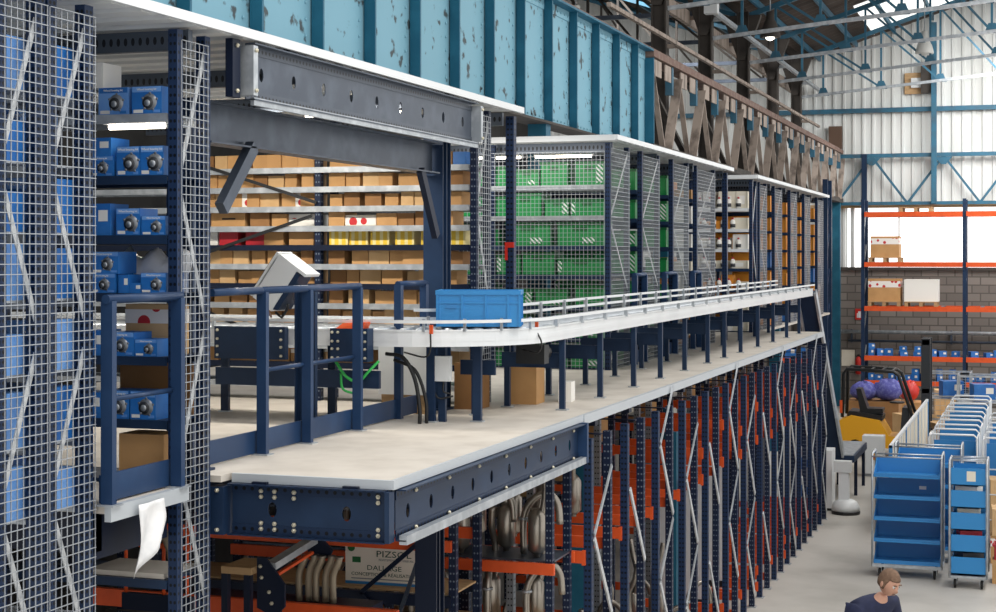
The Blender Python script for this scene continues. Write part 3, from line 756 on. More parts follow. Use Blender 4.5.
def bearing_box(w=.19, d=.2, h=.17, tone='blue'):
    def fn():
        o = MB().box(-w/2, w/2, -d/2, d/2, 0, h).build('bearing_box', M[tone])
        f = -d/2
        MB().box(-w/2+.004, w/2-.004, f-.001, f, h*.80, h*.99).build('title_band', M['blue_pale' if tone == 'blue' else 'blue'], o)
        hub = MB().lathe([(.0, f-.0012), (h*.30, f-.0012), (h*.30, f-.0005)], 18, (.02, 0, h*.45), 'y').build('hub_print', M['grey'], o)
        MB().lathe([(.0, f-.0020), (h*.22, f-.0020), (h*.22, f-.001)], 16, (.008, 0, h*.42), 'y').build('hub_bore_print', M['dgrey'], hub)
        MB().lathe([(.0, f-.0028), (h*.12, f-.0028), (h*.12, f-.001)], 14, (.004, 0, h*.41), 'y').build('hub_face_print', M['gal'], hub)
        for a in (.3, 1.5, 2.7, 4.0, 5.2):
            MB().lathe([(.0, f-.0024), (h*.045, f-.0024), (h*.045, f-.001)], 8, (.02+h*.31*math.cos(a), 0, h*.45+h*.31*math.sin(a)), 'y').build('hub_stud_print', M['grey'], hub)
        MB().box(-w*.44, -w*.12, f-.001, f, h*.06, h*.18).build('paper_label', M['white_box'], o)
        MB().box(w*.22, w*.44, f-.001, f, h*.06, h*.16).build('logo_patch', M['blue_pale' if tone == 'blue' else 'blue'], o)
        text_mesh('title', 'Wheel bearing kit', h*.11, 'white_box', o, (0, f-.0016, h*.86), (R(90), 0, 0))
        return o
    return fn
def plain_blue(w, d, h, tone='blue', lab=True):
    def fn():
        o = MB().box(-w/2, w/2, -d/2, d/2, 0, h).build('blue_carton', M[tone])
        if lab: MB().box(w*.05, w*.4, -d/2-.001, -d/2, h*.45, h*.8).build('paper_label', M['white_box'], o)
        return o
    return fn
GB_ = 'blue boxes on the bearing rack behind the railed aisle'
yb = 8.32
def bb(li, x, w, h, kind, lab, dz=0, tone='blue', rz=0):
    fn = bearing_box(w, .2, h, tone) if kind == 'b' else plain_blue(w, .2, h, tone)
    place(('bb', kind, w, h, tone), fn, (x, yb, LV[li]+dz), rz, lab, 'box', GB_)
S_ = ['top shelf', 'second shelf down', 'third shelf down', 'fourth shelf down', 'fifth shelf down', 'sixth shelf down']
bb(0, -5.19, .2, .165, 'b', 'violet blue wheel bearing box, left of two on the top aisle shelf', tone='blue_pale')
bb(0, -4.965, .2, .165, 'b', 'blue wheel bearing box, right of two on the top aisle shelf')
bb(0, -5.31, .1, .15, 'p', 'pale carton lying on top of the left top-shelf bearing box', .165, 'white_box')
bb(1, -5.28, .18, .12, 'b', 'low blue bearing box, far left on the second aisle shelf down')
bb(1, -5.29, .17, .11, 'p', 'blue carton stacked on the far left bearing box, second aisle shelf', .12)
bb(1, -5.09, .155, .175, 'b', 'tall blue wheel bearing box, middle of the second aisle shelf down')
bb(1, -4.93, .155, .175, 'b', 'tall blue wheel bearing box at right, second aisle shelf down')
bb(2, -5.09, .16, .16, 'b', 'upright blue bearing box, left on the third aisle shelf down')
bb(2, -4.92, .16, .115, 'b', 'low blue bearing box, right on the third aisle shelf down')
bb(2, -5.3, .18, .19, 'p', 'blue carton half hidden at the far left, third aisle shelf down')
bb(3, -5.27, .19, .115, 'b', 'blue bearing box, bottom left of the stack on the fourth aisle shelf')
bb(3, -5.25, .19, .13, 'b', 'blue bearing box, top left of the stack on the fourth aisle shelf', .115)
bb(3, -5.12, .07, .11, 'p', 'narrow blue carton beside the left stack, fourth aisle shelf')
bb(3, -4.92, .17, .12, 'b', 'blue bearing box at the right of the fourth aisle shelf')
bb(3, -5.04, .08, .06, 'p', 'flat blue carton in the middle of the fourth aisle shelf')
bb(4, -5.15, .2, .14, 'b', 'blue bearing box, left on the fifth aisle shelf, seen through the railing')
bb(4, -4.97, .15, .1, 'b', 'low blue bearing box, right on the fifth aisle shelf, seen through the railing')
bb(4, -5.31, .1, .15, 'p', 'blue carton at the far left of the fifth aisle shelf')
bb(5, -5.17, .17, .165, 'b', 'blue bearing box, left of two on the sixth aisle shelf')
bb(5, -4.99, .17, .165, 'b', 'blue bearing box, right of two on the sixth aisle shelf')
bb(5, -5.33, .12, .15, 'p', 'blue carton at the far left of the sixth aisle shelf')
# large goods deep on those shelves
place('bigtape', make_carton(.34, .16, .3, 'card_pale', 'tape'), (-5.06, 8.50, LV[4]), 0, 'tall brown carton with red and white tape behind the railing, fifth aisle shelf', 'box', None)
place('bigcard', make_carton(.3, .22, .26, 'card'), (-5.02, 8.36, LV[6]), 0, 'brown carton on a small pallet low behind the aisle railing', 'box', None)
place('bigcard2', make_carton(.5, .02, .31, 'card_dark'), (-5.1, 8.56, LV[5]), 0, 'dark cardboard sheet standing behind the blue boxes, sixth aisle shelf', 'cardboard sheet', None)
def film(w, d, h, seed):
    r_ = random.Random(seed); mb = MB(); n = 10
    for i in range(n+1):
        for j in range(n+1):
            mb.v.append((-w/2+w*i/n, -d/2+d*j/n + r_.uniform(-.008, .008), h*(math.sin(math.pi*(.08+.84*j/n))**.5)*(.85+.15*math.sin(i*1.7)) + r_.uniform(0, .02)))
    for i in range(n):
        for j in range(n): mb.face((i*(n+1)+j, (i+1)*(n+1)+j, (i+1)*(n+1)+j+1, i*(n+1)+j+1), None, True)
    k = len(mb.v); mb.v += [(-w/2, -d/2, 0), (w/2, -d/2, 0), (w/2, d/2, 0), (-w/2, d/2, 0)]; mb.face((k+3, k+2, k+1, k))
    for e, f in (((0, 0), (n, 0)),):
        for i in range(n): mb.face((i*(n+1), k if i == 0 else k, k+1, (i+1)*(n+1)))
    return mb
solo('plastic_bundle', film(.5, .16, .27, 4), 'plastic_film', 'white film-wrapped bundle behind the boxes on the fourth aisle shelf', 'bundle', (-5.05, 8.5, LV[3]))

# blue boxes behind the mesh of the two left racks
random.seed(5)
for key, y0, which in (('A', 6.50, 'nearest mesh rack'), ('B', 6.93, 'second mesh rack')):
    for li, z in enumerate(LV):
        x = XF-.07; k = 0
        while x > -5.75:
            w = random.choice((.16, .18, .2, .2)); h = random.choice((.2, .24, .26, .28)); kind = random.choice('bpp'); tone = random.choice(('blue', 'blue', 'blue_pale'))
            if random.random() < .1: x -= .12
            fn = bearing_box(w, .33, h, tone) if kind == 'b' else plain_blue(w, .33, h, tone)
            lab = f"{'printed ' if kind=='b' else ''}{'pale ' if tone=='blue_pale' else ''}blue carton, {ORD[k+1]} from mesh, {ORD[li+1]} shelf, {which}"
            place(('mb', kind, w, h, tone), fn, (x-w/2, y0+.19, z), random.uniform(-.05, .05), lab, 'box', 'blue cartons in the two left mesh racks')
            x -= w+.012; k += 1
# ------------------------------------------------------------------ green crates
def crate_shell(w, d, h, ribs=3, t=.012):
    mb = MB().box(-w/2, w/2, -d/2, d/2, 0, t)
    mb.box(-w/2, w/2, -d/2, -d/2+t, t, h).box(-w/2, w/2, d/2-t, d/2, t, h).box(-w/2, -w/2+t, -d/2+t, d/2-t, t, h).box(w/2-t, w/2, -d/2+t, d/2-t, t, h)
    for i in range(ribs+1):
        x = -w/2+.02 + (w-.04)*i/max(1, ribs)
        for y in (-d/2-.006, d/2): mb.box(x-.006, x+.006, y, y+.006, .02, h-.03)
    return mb
def crate_rim(w, d, h):
    e = .012
    return MB().box(-w/2-e, w/2+e, -d/2-e, -d/2, h-.035, h).box(-w/2-e, w/2+e, d/2, d/2+e, h-.035, h).box(-w/2-e, -w/2, -d/2, d/2, h-.035, h).box(w/2, w/2+e, -d/2, d/2, h-.035, h)
def green_crate(w, d, h, hatch):
    def fn():
        o = crate_shell(w, d, h, 2 if w < .4 else 4).build('green_crate', M['green'])
        crate_rim(w, d, h).build('rim', M['green_dark'], o)
        if hatch == 'left': MB().box(-w/2+.0, -w/2+.05, -d/2-.0085, -d/2-.0065, .03, h-.04).build('hatched_strip', M['hatch'], o)
        if hatch == 'right': MB().box(w/2-.08, w/2, -d/2-.0085, -d/2-.0065, .03, h-.04).build('hatched_strip', M['hatch'], o)
        if hatch == 'label': MB().box(w*.05, w*.32, -d/2-.0085, -d/2-.0065, h*.1, h*.35).build('hatched_strip', M['hatch'], o)
        MB().box(-w*.16, w*.16, -d/2-.0085, -d/2-.006, h*.62, h*.8).build('grip_slot', M['green_dark'], o)
        return o
    return fn
random.seed(21)
def crate_row(key, y, x0, x1, levels, rackname, seedh=.27):
    for li, z in enumerate(levels):
        x = x0; k = 0
        while True:
            w = random.choice((.29, .33, .39, .39, .55)); h = random.choice((.2, .24, .27, .28)); hatch = random.choice(('left', 'left', 'label', 'right', None))
            if x-w < x1: break
            lab = f"{'hatched ' if hatch else ''}green crate, {ORD[k+1]} from right corner, {ORD[li+1]} shelf, {rackname}"
            place(('gc', w, h, hatch), green_crate(w, .38, h, hatch), (x-w/2, y, z), random.uniform(-.02, .02), lab, 'crate', 'green crates on the mezzanine racks')
            x -= w+random.choice((.026, .03, .05, .1)); k += 1
crate_row('E', 18.30, XF-.1, -7.3, LV, 'green mesh rack')
crate_row('F', 19.85, XF-.1, -5.9, LV, 'second green rack')
crate_row('G', 21.63, XF-.1, -5.5, LV[:6], 'third green rack')
# cream and white cartons, amber cartons further back
random.seed(31)
def goods(y, x0, x1, levels, pick, rackname, grp):
    for li, z in enumerate(levels):
        x = x0; k = 0
        while True:
            w, h, m, ex = pick(li, k)
            if x-w < x1: break
            lab = f"{SH.get(m, 'white')} carton{' with label' if ex=='label' else ''}, {ORD[k+1]} from right, {ORD[li+1]} shelf, {rackname}"
            place((w, h, m, ex, 'g'), make_carton(w, .32, h, m, ex), (x-w/2, y, z), random.uniform(-.04, .04), lab, 'box', grp)
            x -= w+random.choice((.01, .02, .06)); k += 1
goods(27.98, XF-.1, -6.6, LV, lambda li, k: (random.choice((.2, .26, .3)), random.choice((.14, .2, .26)) if li else .3, 'orangebox' if (li in (1, 4) and k in (1, 2)) else random.choice(('cream', 'cream', 'white_box')), random.choice(('label', None, None))), 'rack facing the wide aisle', 'cartons on the rack facing the wide aisle')
goods(23.22, XF-.1, -5.5, LV, lambda li, k: (random.choice((.25, .3)), random.choice((.14, .2, .26)), random.choice(('cream', 'white_box', 'card', 'orangebox')), None), 'rack before the wide aisle', 'cartons on the rack before the wide aisle')
for key, y, nm in (('J', 28.72, 'first rack past the cream cartons'), ('K', 30.45, 'second rack past the cream cartons'), ('L', 32.45, 'third rack past the cream cartons'), ('M', 34.45, 'fourth rack past the cream cartons'), ('N', 36.55, 'farthest mezzanine rack')):
    goods(y, XF-.1, -5.7, LV, lambda li, k: (random.choice((.34, .4)), random.choice((.24, .29, .31)), 'orangebox' if random.random() < .8 else random.choice(('blue', 'cream')), None), nm, 'amber cartons on the far mezzanine racks')
SH['blue'] = 'blue'
# small striped bottles on the cream racks
def bottle():
    o = MB().lathe([(.045, 0), (.045, .13), (.03, .16), (.015, .17)], 10).build('bottle', M['white_box'])
    MB().lathe([(.046, .03), (.046, .09)], 10).build('label_band', M['dgrey'], o); MB().lathe([(.018, .17), (.018, .2)], 8).build('cap', M['redbox'], o)
    return o
for li in (0, 1, 2, 3, 4):
    for k in range(5):
        place('bottle', bottle, (-5.0 - k*.17 - .1*(li % 2), 27.79, LV[li] if True else 0), 0, f'dark labelled bottle, {ORD[k+1]} of five from right, {ORD[li+1]} shelf, wide aisle rack', 'bottle', 'bottles on the rack facing the wide aisle')

# ------------------------------------------------------------------ guard rails
def guard(label, pts_y, x, top=1.1, mid=.56, toe=None, name='guardrail'):
    y0, y1 = pts_y[0], pts_y[-1]
    t = Thing(name, label, 'guardrail', (x, y0, FZ), 0, 'navy guardrails')
    for y in pts_y:
        t.part('post', MB().box(-.035, .035, y-y0-.022, y-y0+.022, 0, top-.01), 'navy_rail')
        t.part('post_foot', MB().box(-.06, .06, y-y0-.05, y-y0+.05, 0, .008), 'gal')
    t.part('top_rail', MB().tube([(0, -.03, top), (0, y1-y0+.03, top)], .026, 10), 'navy_rail')
    t.part('mid_rail', MB().tube([(-.03, 0, mid), (-.03, y1-y0, mid)], .015, 8), 'navy_rail')
    if toe: t.part('toe_board', MB().box(-.06, -.045, toe[0]-y0, toe[1]-y0, .01, .16), 'navy_rail')
    return t
guard('navy guardrail with toe board along the walkway beside the console', [9.63, 10.32, 11.2], -4.93, toe=(8.75, 12.75)).part('rail_extension', MB().tube([(0, -.7, 1.1), (0, -.03, 1.1)], .026, 10), 'navy_rail')
t = Thing('guardrail', 'short navy guardrail standing behind the near curve of the conveyor', 'guardrail', (-4.97, 12.12, FZ), 0, 'navy guardrails')
t.part('post', MB().box(-.03, .03, -.03, .03, 0, 1.09), 'navy_rail'); t.part('post', MB().box(-.03, .03, .54, .6, 0, 1.09), 'navy_rail')
t.part('top_rail', MB().tube([(0, -.02, 1.1), (0, .6, 1.1)], .026, 10), 'navy_rail')
for ys, nm in (((7.40, 8.12), 'nearest narrow aisle'), ((19.05, 19.57), 'aisle after the green mesh rack'), ((20.68, 21.34), 'aisle after the second green rack'), ((22.5, 22.95), 'aisle before the wide gap')):
    g = guard(f'navy guardrail closing the {nm}', list(ys), -4.70, toe=(ys[0], ys[1]))
# plastic sheet hanging from the edge at the nearest aisle
mb = MB(); n = 10
for i in range(n+1):
    for j in range(n+1):
        a, b = i/n, j/n
        yb_ = -.01 + .25*a; yt = .27*a
        mb.v.append((.02+.025*math.sin(a*6+b*4)*(.3+b), yt*(1-b)+b*yb_, -b*(.40-.20*a)))
for i in range(n):
    for j in range(n): mb.face((i*(n+1)+j, (i+1)*(n+1)+j, (i+1)*(n+1)+j+1, i*(n+1)+j+1), None, True)
o = solo('plastic_sheet', mb, 'plastic_film', 'torn white plastic sheet hanging from the platform edge at the near aisle', 'plastic sheet', (-4.655, 7.59, FZ-.02))
sm = o.modifiers.new('thick', 'SOLIDIFY'); sm.thickness = .003

# ------------------------------------------------------------------ roller conveyor
CX, CY, CR = -4.9, 12.67, .72
def path(off, x_start=-9.0, y_end=29.0, seg=14):
    pts = [(x_start, CY-CR-off)]
    for i in range(seg+1):
        a = -math.pi/2 + math.pi/2*i/seg; pts.append((CX+(CR+off)*math.cos(a), CY+(CR+off)*math.sin(a)))
    pts.append((CX+CR+off, y_end)); return pts
def ribbon(mb, off, th, z0, z1, x_start=-9.0, y_end=29.0):
    a = path(off-th/2, x_start, y_end); b = path(off+th/2, x_start, y_end); n = len(a); k = len(mb.v)
    for i in range(n): mb.v += [(a[i][0], a[i][1], z0), (b[i][0], b[i][1], z0), (b[i][0], b[i][1], z1), (a[i][0], a[i][1], z1)]
    for i in range(n-1):
        for q in range(4):
            r = (q+1) % 4; mb.face((k+4*i+q, k+4*i+r, k+4*(i+1)+r, k+4*(i+1)+q))
    mb.face((k, k+1, k+2, k+3)); mb.face((k+4*n-1, k+4*n-2, k+4*n-3, k+4*n-4))
    return mb
t = Thing('roller_conveyor', 'white roller conveyor curving along the mezzanine walkway on navy legs', 'conveyor', (0, 0, FZ+.001))
t.part('outer_profile', ribbon(ribbon(ribbon(MB(), .29, .03, .615, .735), .298, .02, .655, .69), .29, .045, .735, .748), 'alu')
t.part('inner_profile', ribbon(ribbon(MB(), -.29, .03, .615, .735), -.29, .045, .735, .748), 'alu')
t.part('outer_guide_rail', ribbon(MB(), .33, .018, .80, .825), 'white')
t.part('inner_guide_rail', ribbon(ribbon(MB(), -.33, .018, .80, .825), -.33, .018, .87, .895, -4.9), 'white')
t.part('slip_plate', ribbon(MB(), .0, .5, .63, .66), 'gal')
rl = MB()
def roller(x, y, ang, L=.54, r=.022):
    c, s_ = math.cos(ang), math.sin(ang)
    rl.tube([(x-c*L/2, y-s_*L/2, .735), (x+c*L/2, y+s_*L/2, .735)], r, 6)
for k in range(40): roller(-8.9+k*.1, CY-CR, math.pi/2)
for k in range(1, 12): a = -math.pi/2 + math.pi/2*k/12; roller(CX+CR*math.cos(a), CY+CR*math.sin(a), a)
for k in range(163): roller(CX+CR, CY+k*.1, 0)
stuff(t.part('rollers', rl, 'gal'))
br = MB()
for y in [12.9+.8*k for k in range(20)]:
    br.box(CX+CR+.30, CX+CR+.335, y-.012, y+.012, .735, .83); br.box(CX+CR-.335, CX+CR-.30, y-.012, y+.012, .735, .89)
for x in [-8.8+.4*k for k in range(10)]: br.box(x-.012, x+.012, CY-CR-.335, CY-CR-.3, .735, .83)
for k in range(1, 5):
    a = -math.pi/2 + math.pi/2*k/5
    for rr in (.315, -.315): br.cbox((CX+(CR+rr)*math.cos(a), CY+(CR+rr)*math.sin(a), .785), (.02, .02, .1))
stuff(t.part('rail_brackets', br, 'gal'))
def leg(x, y, w=.05, h=.615):
    p = t.part('leg', MB().box(x-w/2, x+w/2, y-.02, y+.02, 0, h), 'navy'); MB().box(x-.05, x+.05, y-.04, y+.04, 0, .01).build('foot_plate', M['gal'], p)
LEGY = [13.25, 14.5, 15.8, 17.0, 18.25, 19.6, 20.7, 21.9, 23.3, 24.7, 26.1, 27.5]
for y in LEGY:
    leg(CX+CR+.27, y); leg(CX+CR-.27, y+.12)
    t.part('cross_beam', MB().box(CX+CR-.29, CX+CR+.26, y+.02, y+.05, .36, .49), 'navy')
for x, y in ((-4.28, 12.1), (-4.62, 11.95), (-4.47, 12.6), (-5.6, 11.7), (-5.6, 12.2), (-6.6, 11.7), (-6.6, 12.2), (-7.6, 11.7)): leg(x, y, .07)
t.part('cross_beam', MB().box(-4.5, -4.2, 12.3, 12.33, .36, .48), 'navy')
for x, y in ((-4.52, 11.66), (-3.92, 12.5)): t.part('sensor', MB().box(x, x+.025, y-.012, y+.012, .72, .79), 'orange', label='small orange sensor')
t.part('sensor_cable', MB().tube(smooth([(-3.91, 12.49, .72), (-3.86, 12.48, .62), (-3.9, 12.5, .54), (-4.05, 12.55, .56)]), .007, 6).tube(smooth([(-4.51, 11.65, .72), (-4.5, 11.62, .6), (-4.56, 11.65, .54), (-4.75, 11.7, .57)]), .007, 6), 'cable')
t.part('drive_box', MB().box(-6.35, -5.72, 11.55, 11.62, .50, .76), 'navy', label='navy bolted drive cover'); t.part('drive_box', MB().box(-5.3, -4.98, 11.5, 11.62, .5, .76), 'navy', label='navy bolted drive cover')
bolt_parts(t, [(x, 11.55, z) for x in (-6.32, -5.75) for z in (.53, .6, .66, .73)] + [(x, 11.5, z) for x in (-5.28, -5.0, -5.23) for z in (.53, .6, .66, .73)], (0, -1, 0), .012)
t.part('reject_flap', MB().hexa([(-5.25, 11.5, .76), (-5.02, 11.5, .76), (-5.02, 11.62, .76), (-5.25, 11.62, .76)], [(-5.2, 11.52, .80), (-5.0, 11.52, .81), (-5.0, 11.62, .81), (-5.2, 11.62, .80)]), 'orange', label='orange flap')
t.part('support_beam', MB().box(-6.4, -4.95, 11.66, 11.7, .28, .42), 'navy')
t.part('motor', MB().lathe([(.07, 0), (.07, .22), (.05, .24)], 12, (-4.05, 12.95, .5), 'y').box(-4.2, -3.95, 12.85, 12.98, .42, .58), 'black')
t.part('green_cable', MB().tube(smooth([(-5.3, 11.6, .5), (-5.2, 11.58, .38), (-5.1, 11.6, .34), (-5.02, 11.62, .42), (-4.95, 11.66, .5)]), .012, 6).tube(smooth([(-5.25, 11.6, .4), (-5.22, 11.57, .28), (-5.12, 11.6, .24)]), .01, 6), 'cablegreen')
t.part('black_cable', MB().tube(smooth([(-4.95, 11.8, .55), (-4.8, 11.8, .52), (-4.7, 11.8, .35), (-4.66, 11.8, .12), (-4.66, 11.8, .0)]), .016, 6).tube(smooth([(-4.9, 11.85, .5), (-4.72, 11.85, .42), (-4.63, 11.85, .2), (-4.62, 11.85, .0)]), .014, 6), 'cable')
# control boxes under the conveyor
t2 = Thing('control_box', 'small light grey control box on a navy post under the conveyor curve', 'control box', (-4.55, 12.0, FZ+.33))
t2.part('enclosure', MB().box(-.09, .09, -.06, .0, 0, .2), 'ltgrey'); t2.part('post', MB().box(-.03, .03, .0, .04, -.33, .28), 'navy')
t2.part('cable', MB().tube(smooth([(-.05, -.03, 0), (-.04, -.04, -.1), (.0, -.03, -.14), (.1, 0, -.12)]), .008, 6).tube(smooth([(.03, -.03, 0), (.03, -.04, -.08), (.08, -.02, -.1)]), .007, 6), 'cable')
t2 = Thing('floor_cabinet', 'light grey electrical cabinet standing on the deck behind the guardrail', 'cabinet', (-5.1, 12.6, FZ))
t2.part('enclosure', MB().box(-.22, .22, -.08, .12, .16, .6), 'ltgrey'); t2.part('door_gap', MB().box(-.005, .005, -.083, -.08, .18, .58), 'grey'); t2.part('base', MB().box(-.2, .2, -.06, .1, 0, .16), 'wood')
# boxes standing on the deck under the conveyor
place('deckbox', make_carton(.24, .3, .34, 'card'), (-4.40, 13.8, FZ), .05, 'brown carton standing on the deck under the conveyor beside a navy leg', 'box', None)
place('deckbox2', make_carton(.12, .2, .18, 'ltgrey' if False else 'white_box'), (-4.12, 14.1, FZ), .1, 'small pale box on the deck behind a conveyor leg', 'box', None)
place('deckbox3', make_carton(.22, .3, .4, 'card_dark'), (-4.72, 13.2, FZ), 0, 'dark brown carton on the deck below the far side of the conveyor curve', 'box', None)
# tote on the curve
t2 = Thing('plastic_tote', 'blue plastic tote riding on the curve of the roller conveyor', 'tote', (-4.31, 12.25, FZ+.765), R(15))
W_, D_, H_ = .66, .42, .29
b = t2.part('body', crate_shell(W_, D_, H_, 0), 'crate_blue')
rb = MB()
for x in (-.33, -.13, .06, .24, .33): rb.box(x-.007, x+.007, -D_/2-.012, -D_/2, .0, H_-.03).box(x-.007, x+.007, D_/2, D_/2+.012, .0, H_-.03)
for y in (-.15, 0, .15): rb.box(-W_/2-.012, -W_/2, y-.007, y+.007, 0, H_-.03).box(W_/2, W_/2+.012, y-.007, y+.007, 0, H_-.03)
rb.box(-W_/2-.006, W_/2+.006, -D_/2-.008, -D_/2, .185, .2)
t2.part('ribs', rb, 'crate_blue'); t2.part('rim', crate_rim(W_, D_, H_), 'crate_blue')
t2.part('handle_slot', MB().box(-.26, -.17, -D_/2-.0135, -D_/2-.012, .15, .175), 'tray_blue')
# operator console
t2 = Thing('operator_console', 'tilted white operator console on a navy post beside the conveyor', 'console', (-5.44, 10.9, FZ))
A = Vector((-.227, 0, -.325)); B = Vector((.17, 0, -.118)); P0 = Vector((0, 0, 1.345)); C = Vector((0, .25, 0))
t2.part('enclosure', MB().poly_extrude([P0, P0+A, P0+A+B*.92, P0+B*.92], C), 'white')
lid = A.normalized(); nb = -B.normalized()
t2.part('screen_lid', MB().poly_extrude([P0+nb*.012, P0+A+nb*.012, P0+A+nb*.03, P0+nb*.03], C), 'white')
t2.part('screen', MB().poly_extrude([P0+A*.1+nb*.03, P0+A*.9+nb*.03, P0+A*.9+nb*.033, P0+A*.1+nb*.033], C*.86), 'black')
t2.part('hood', MB().poly_extrude([P0+B*.92+Vector((0, 0, .0)), P0+B*.92+A*.06, P0+B*1.3+A*.06, P0+B*1.3], C), 'white')
t2.part('backing', MB().poly_extrude([P0+B*.93+A*.08, P0+B*.93+A*.95, P0+B*1.12+A*.9, P0+B*1.12+A*.1], C*.9), 'navy')
t2.part('post', MB().box(.1, .24, .1, .11, 0, 1.1).box(.1, .11, .05, .16, 0, 1.1).box(.23, .24, .05, .16, 0, 1.1), 'navy')
t2.part('foot_plate', MB().box(.03, .31, .0, .22, 0, .012), 'navy')
t2.part('handle', MB().tube([P0+A+B+Vector((.0, .05, 0)), P0+A+B+Vector((.05, .05, -.04)), P0+A+B+Vector((.1, .05, .03)), P0+A*.8+B*1.0+Vector((.06, .05, 0))], .011, 6), 'black')
t2.part('cable', MB().tube(smooth([P0+A+B*.7+Vector((0, -.01, 0)), P0+A+B*.8+Vector((.03, -.01, -.06))]), .008, 6), 'rust')

# ------------------------------------------------------------------ steep descending conveyor at the far end
t = Thing('incline_conveyor', 'steep incline conveyor dropping from the mezzanine end to the ground', 'conveyor', (0, 0, 0))
a0 = Vector((-4.0, 29.05, 4.0)); a1 = Vector((-3.72, 30.9, .85))
for sx in (-.16, .16):
    t.part('side_rail', MB().bar(a0+Vector((sx, 0, 0)), a1+Vector((sx, 0, 0)), .04, .16, (0, .8, .5)), 'gal')
t.part('belt', MB().bar(a0, a1, .3, .05, (0, .8, .5)), 'navy')
t.part('outfeed_bed', MB().box(-3.95, -3.35, 30.9, 33.2, .72, .85), 'navy'); t.part('outfeed_belt', MB().box(-3.92, -3.38, 30.9, 33.2, .85, .87), 'gal')
for x in (-3.9, -3.4):
    for y in (31.6, 33.0): t.part('leg', MB().box(x-.03, x+.03, y-.03, y+.03, 0, .72), 'navy_dark')
t.part('motor_box', MB().box(-4.0, -3.75, 29.9, 30.1, 2.2, 2.6), 'grey')
for z in (1.0, 2.0): t.part('leg', MB().box(-4.3, -4.24, 30.2, 30.26, 0, 2.4 if z == 1 else 1), 'navy_dark')

# ================================================================== LOWER RACKS (ground level)
random.seed(41)
LX = -3.62
YS = [13.05 + 1.24*k for k in range(13)]
def lower_rack(i, y0, dep=.62):
    t = Thing('pallet_rack', f'orange-beamed navy storage rack under the walkway, {ORD[i+1]} from the front', 'pallet rack', (LX, y0, 0), 0, 'storage racks under the walkway')
    xs = (0, -1.1, -3.2, -5.3)
    for x in xs:
        for y in (0, dep):
            t.part('upright', MB().box(x-.035, x+.035, y-.035, y+.035, .012, 3.1), 'upright' if (x == 0 and y == 0) else ('upright_gal' if x == -1.1 and i % 2 else 'upright_pale'))
            t.part('foot_plate', MB().box(x-.06, x+.06, y-.06, y+.06, 0, .012), 'gal')
    levels = (.28, 2.1) if i < 4 else ((.16, .38, 2.15, 2.6) if i % 2 else (.3, 2.1, 2.4))
    for z in levels:
        for y in (-.045, dep+.045):
            for xa, xb in ((-.03, -1.07), (-1.13, -3.17), (-3.23, -5.27)):
                if xa < -1 and (xa < -2 or y > 0 or (i+int(z*10)) % 3): continue
                b = t.part('beam', MB().box(xb, xa, y-.02, y+.02, z-.05, z+.05), 'orange')
                if xa > -1.2:
                    for xc in (xa, xb): MB().box(xc-.012, xc+.016, y-.024, y+.024, z-.065, z+.06).build('beam_connector', M['orange'], b)
    for k in range(2):
        z = .15 + k*1.35 + .25*(i % 3)
        t.part('brace', MB().bar((.045, .02, z+.75), (.045, dep-.02, z), .05, .014, (1, 0, 0)), 'brace')
        if i % 3 != 1: t.part('brace', MB().bar((.045, dep-.02, z+1.3), (.045, .02, z+.78), .04, .012, (1, 0, 0)), 'gal')
    if 2 <= i <= 4: t.part('shelf_board', MB().box(-1.07, -.04, .04, dep-.04, levels[0]+.04, levels[0]+.055), 'gal_dark')
    t.part('tie_bar', MB().box(-5.3, .03, dep/2-.03, dep/2+.03, 3.1, 3.11), 'navy_dark')
    t.part('shelf_board', MB().box(-5.25, -1.15, .04, dep-.04, levels[-1]+.05, levels[-1]+.07), 'gal_dark')
    return levels
LEV = [lower_rack(i, y) for i, y in enumerate(YS)]
# goods on the lower racks
pal = ('card', 'card_pale', 'cream', 'white_box', 'card', 'card_dark')
for i, y in enumerate(YS):
    for zi, nm in ((-1, 'upper'),):
        x = LX-1.25; k = 0
        if i < 2: continue
        while k < 3:
            w = random.choice((.4, .5, .6)); h = random.choice((.25, .35, .45)); m = random.choice(pal)
            if nm == 'upper': h = min(h, 3.05-LEV[i][-1]-.1, .4)
            place((w, h, m, 'lo'), make_carton(w, .44, h, m), (x-w/2, y+.31, LEV[i][zi]+.07), 0, f"{SH[m]} storage carton, {ORD[k+1]} from the aisle, {ORD[i+1]} rack under the walkway", 'box', 'cartons in the racks under the walkway')
            x -= w+random.choice((.05, .1, .2)); k += 1
# tall pale panels
for i, (y, lab) in enumerate(((19.55, 'left'), (20.75, 'right'))):
    t = Thing('appliance_panel', f'tall white panel standing in the lower racks, {lab} of two', 'panel', (-4.25, y, .34), 0, 'tall white panels in the lower racks')
    t.part('sheet', MB().box(-.32, .32, -.03, .03, 0, 1.6), 'white'); t.part('edge_cap', MB().box(-.32, .32, -.035, .035, 1.6, 1.64), 'grey'); t.part('dark_base', MB().box(-.33, .33, -.04, .04, -.02, .06), 'black')
# teal posts of the old building
solo('building_post', MB().box(-.05, .05, -.05, .05, 0, 2.7), 'teal_dark', 'short teal post standing among the lower racks near the middle', 'post', (-3.85, 17.35, 0))
solo('building_post', MB().box(-.09, .09, -.06, .06, 0, 3.05), 'teal_dark', 'broad teal post behind the third lower rack', 'post', (-4.3, 15.1, 0))
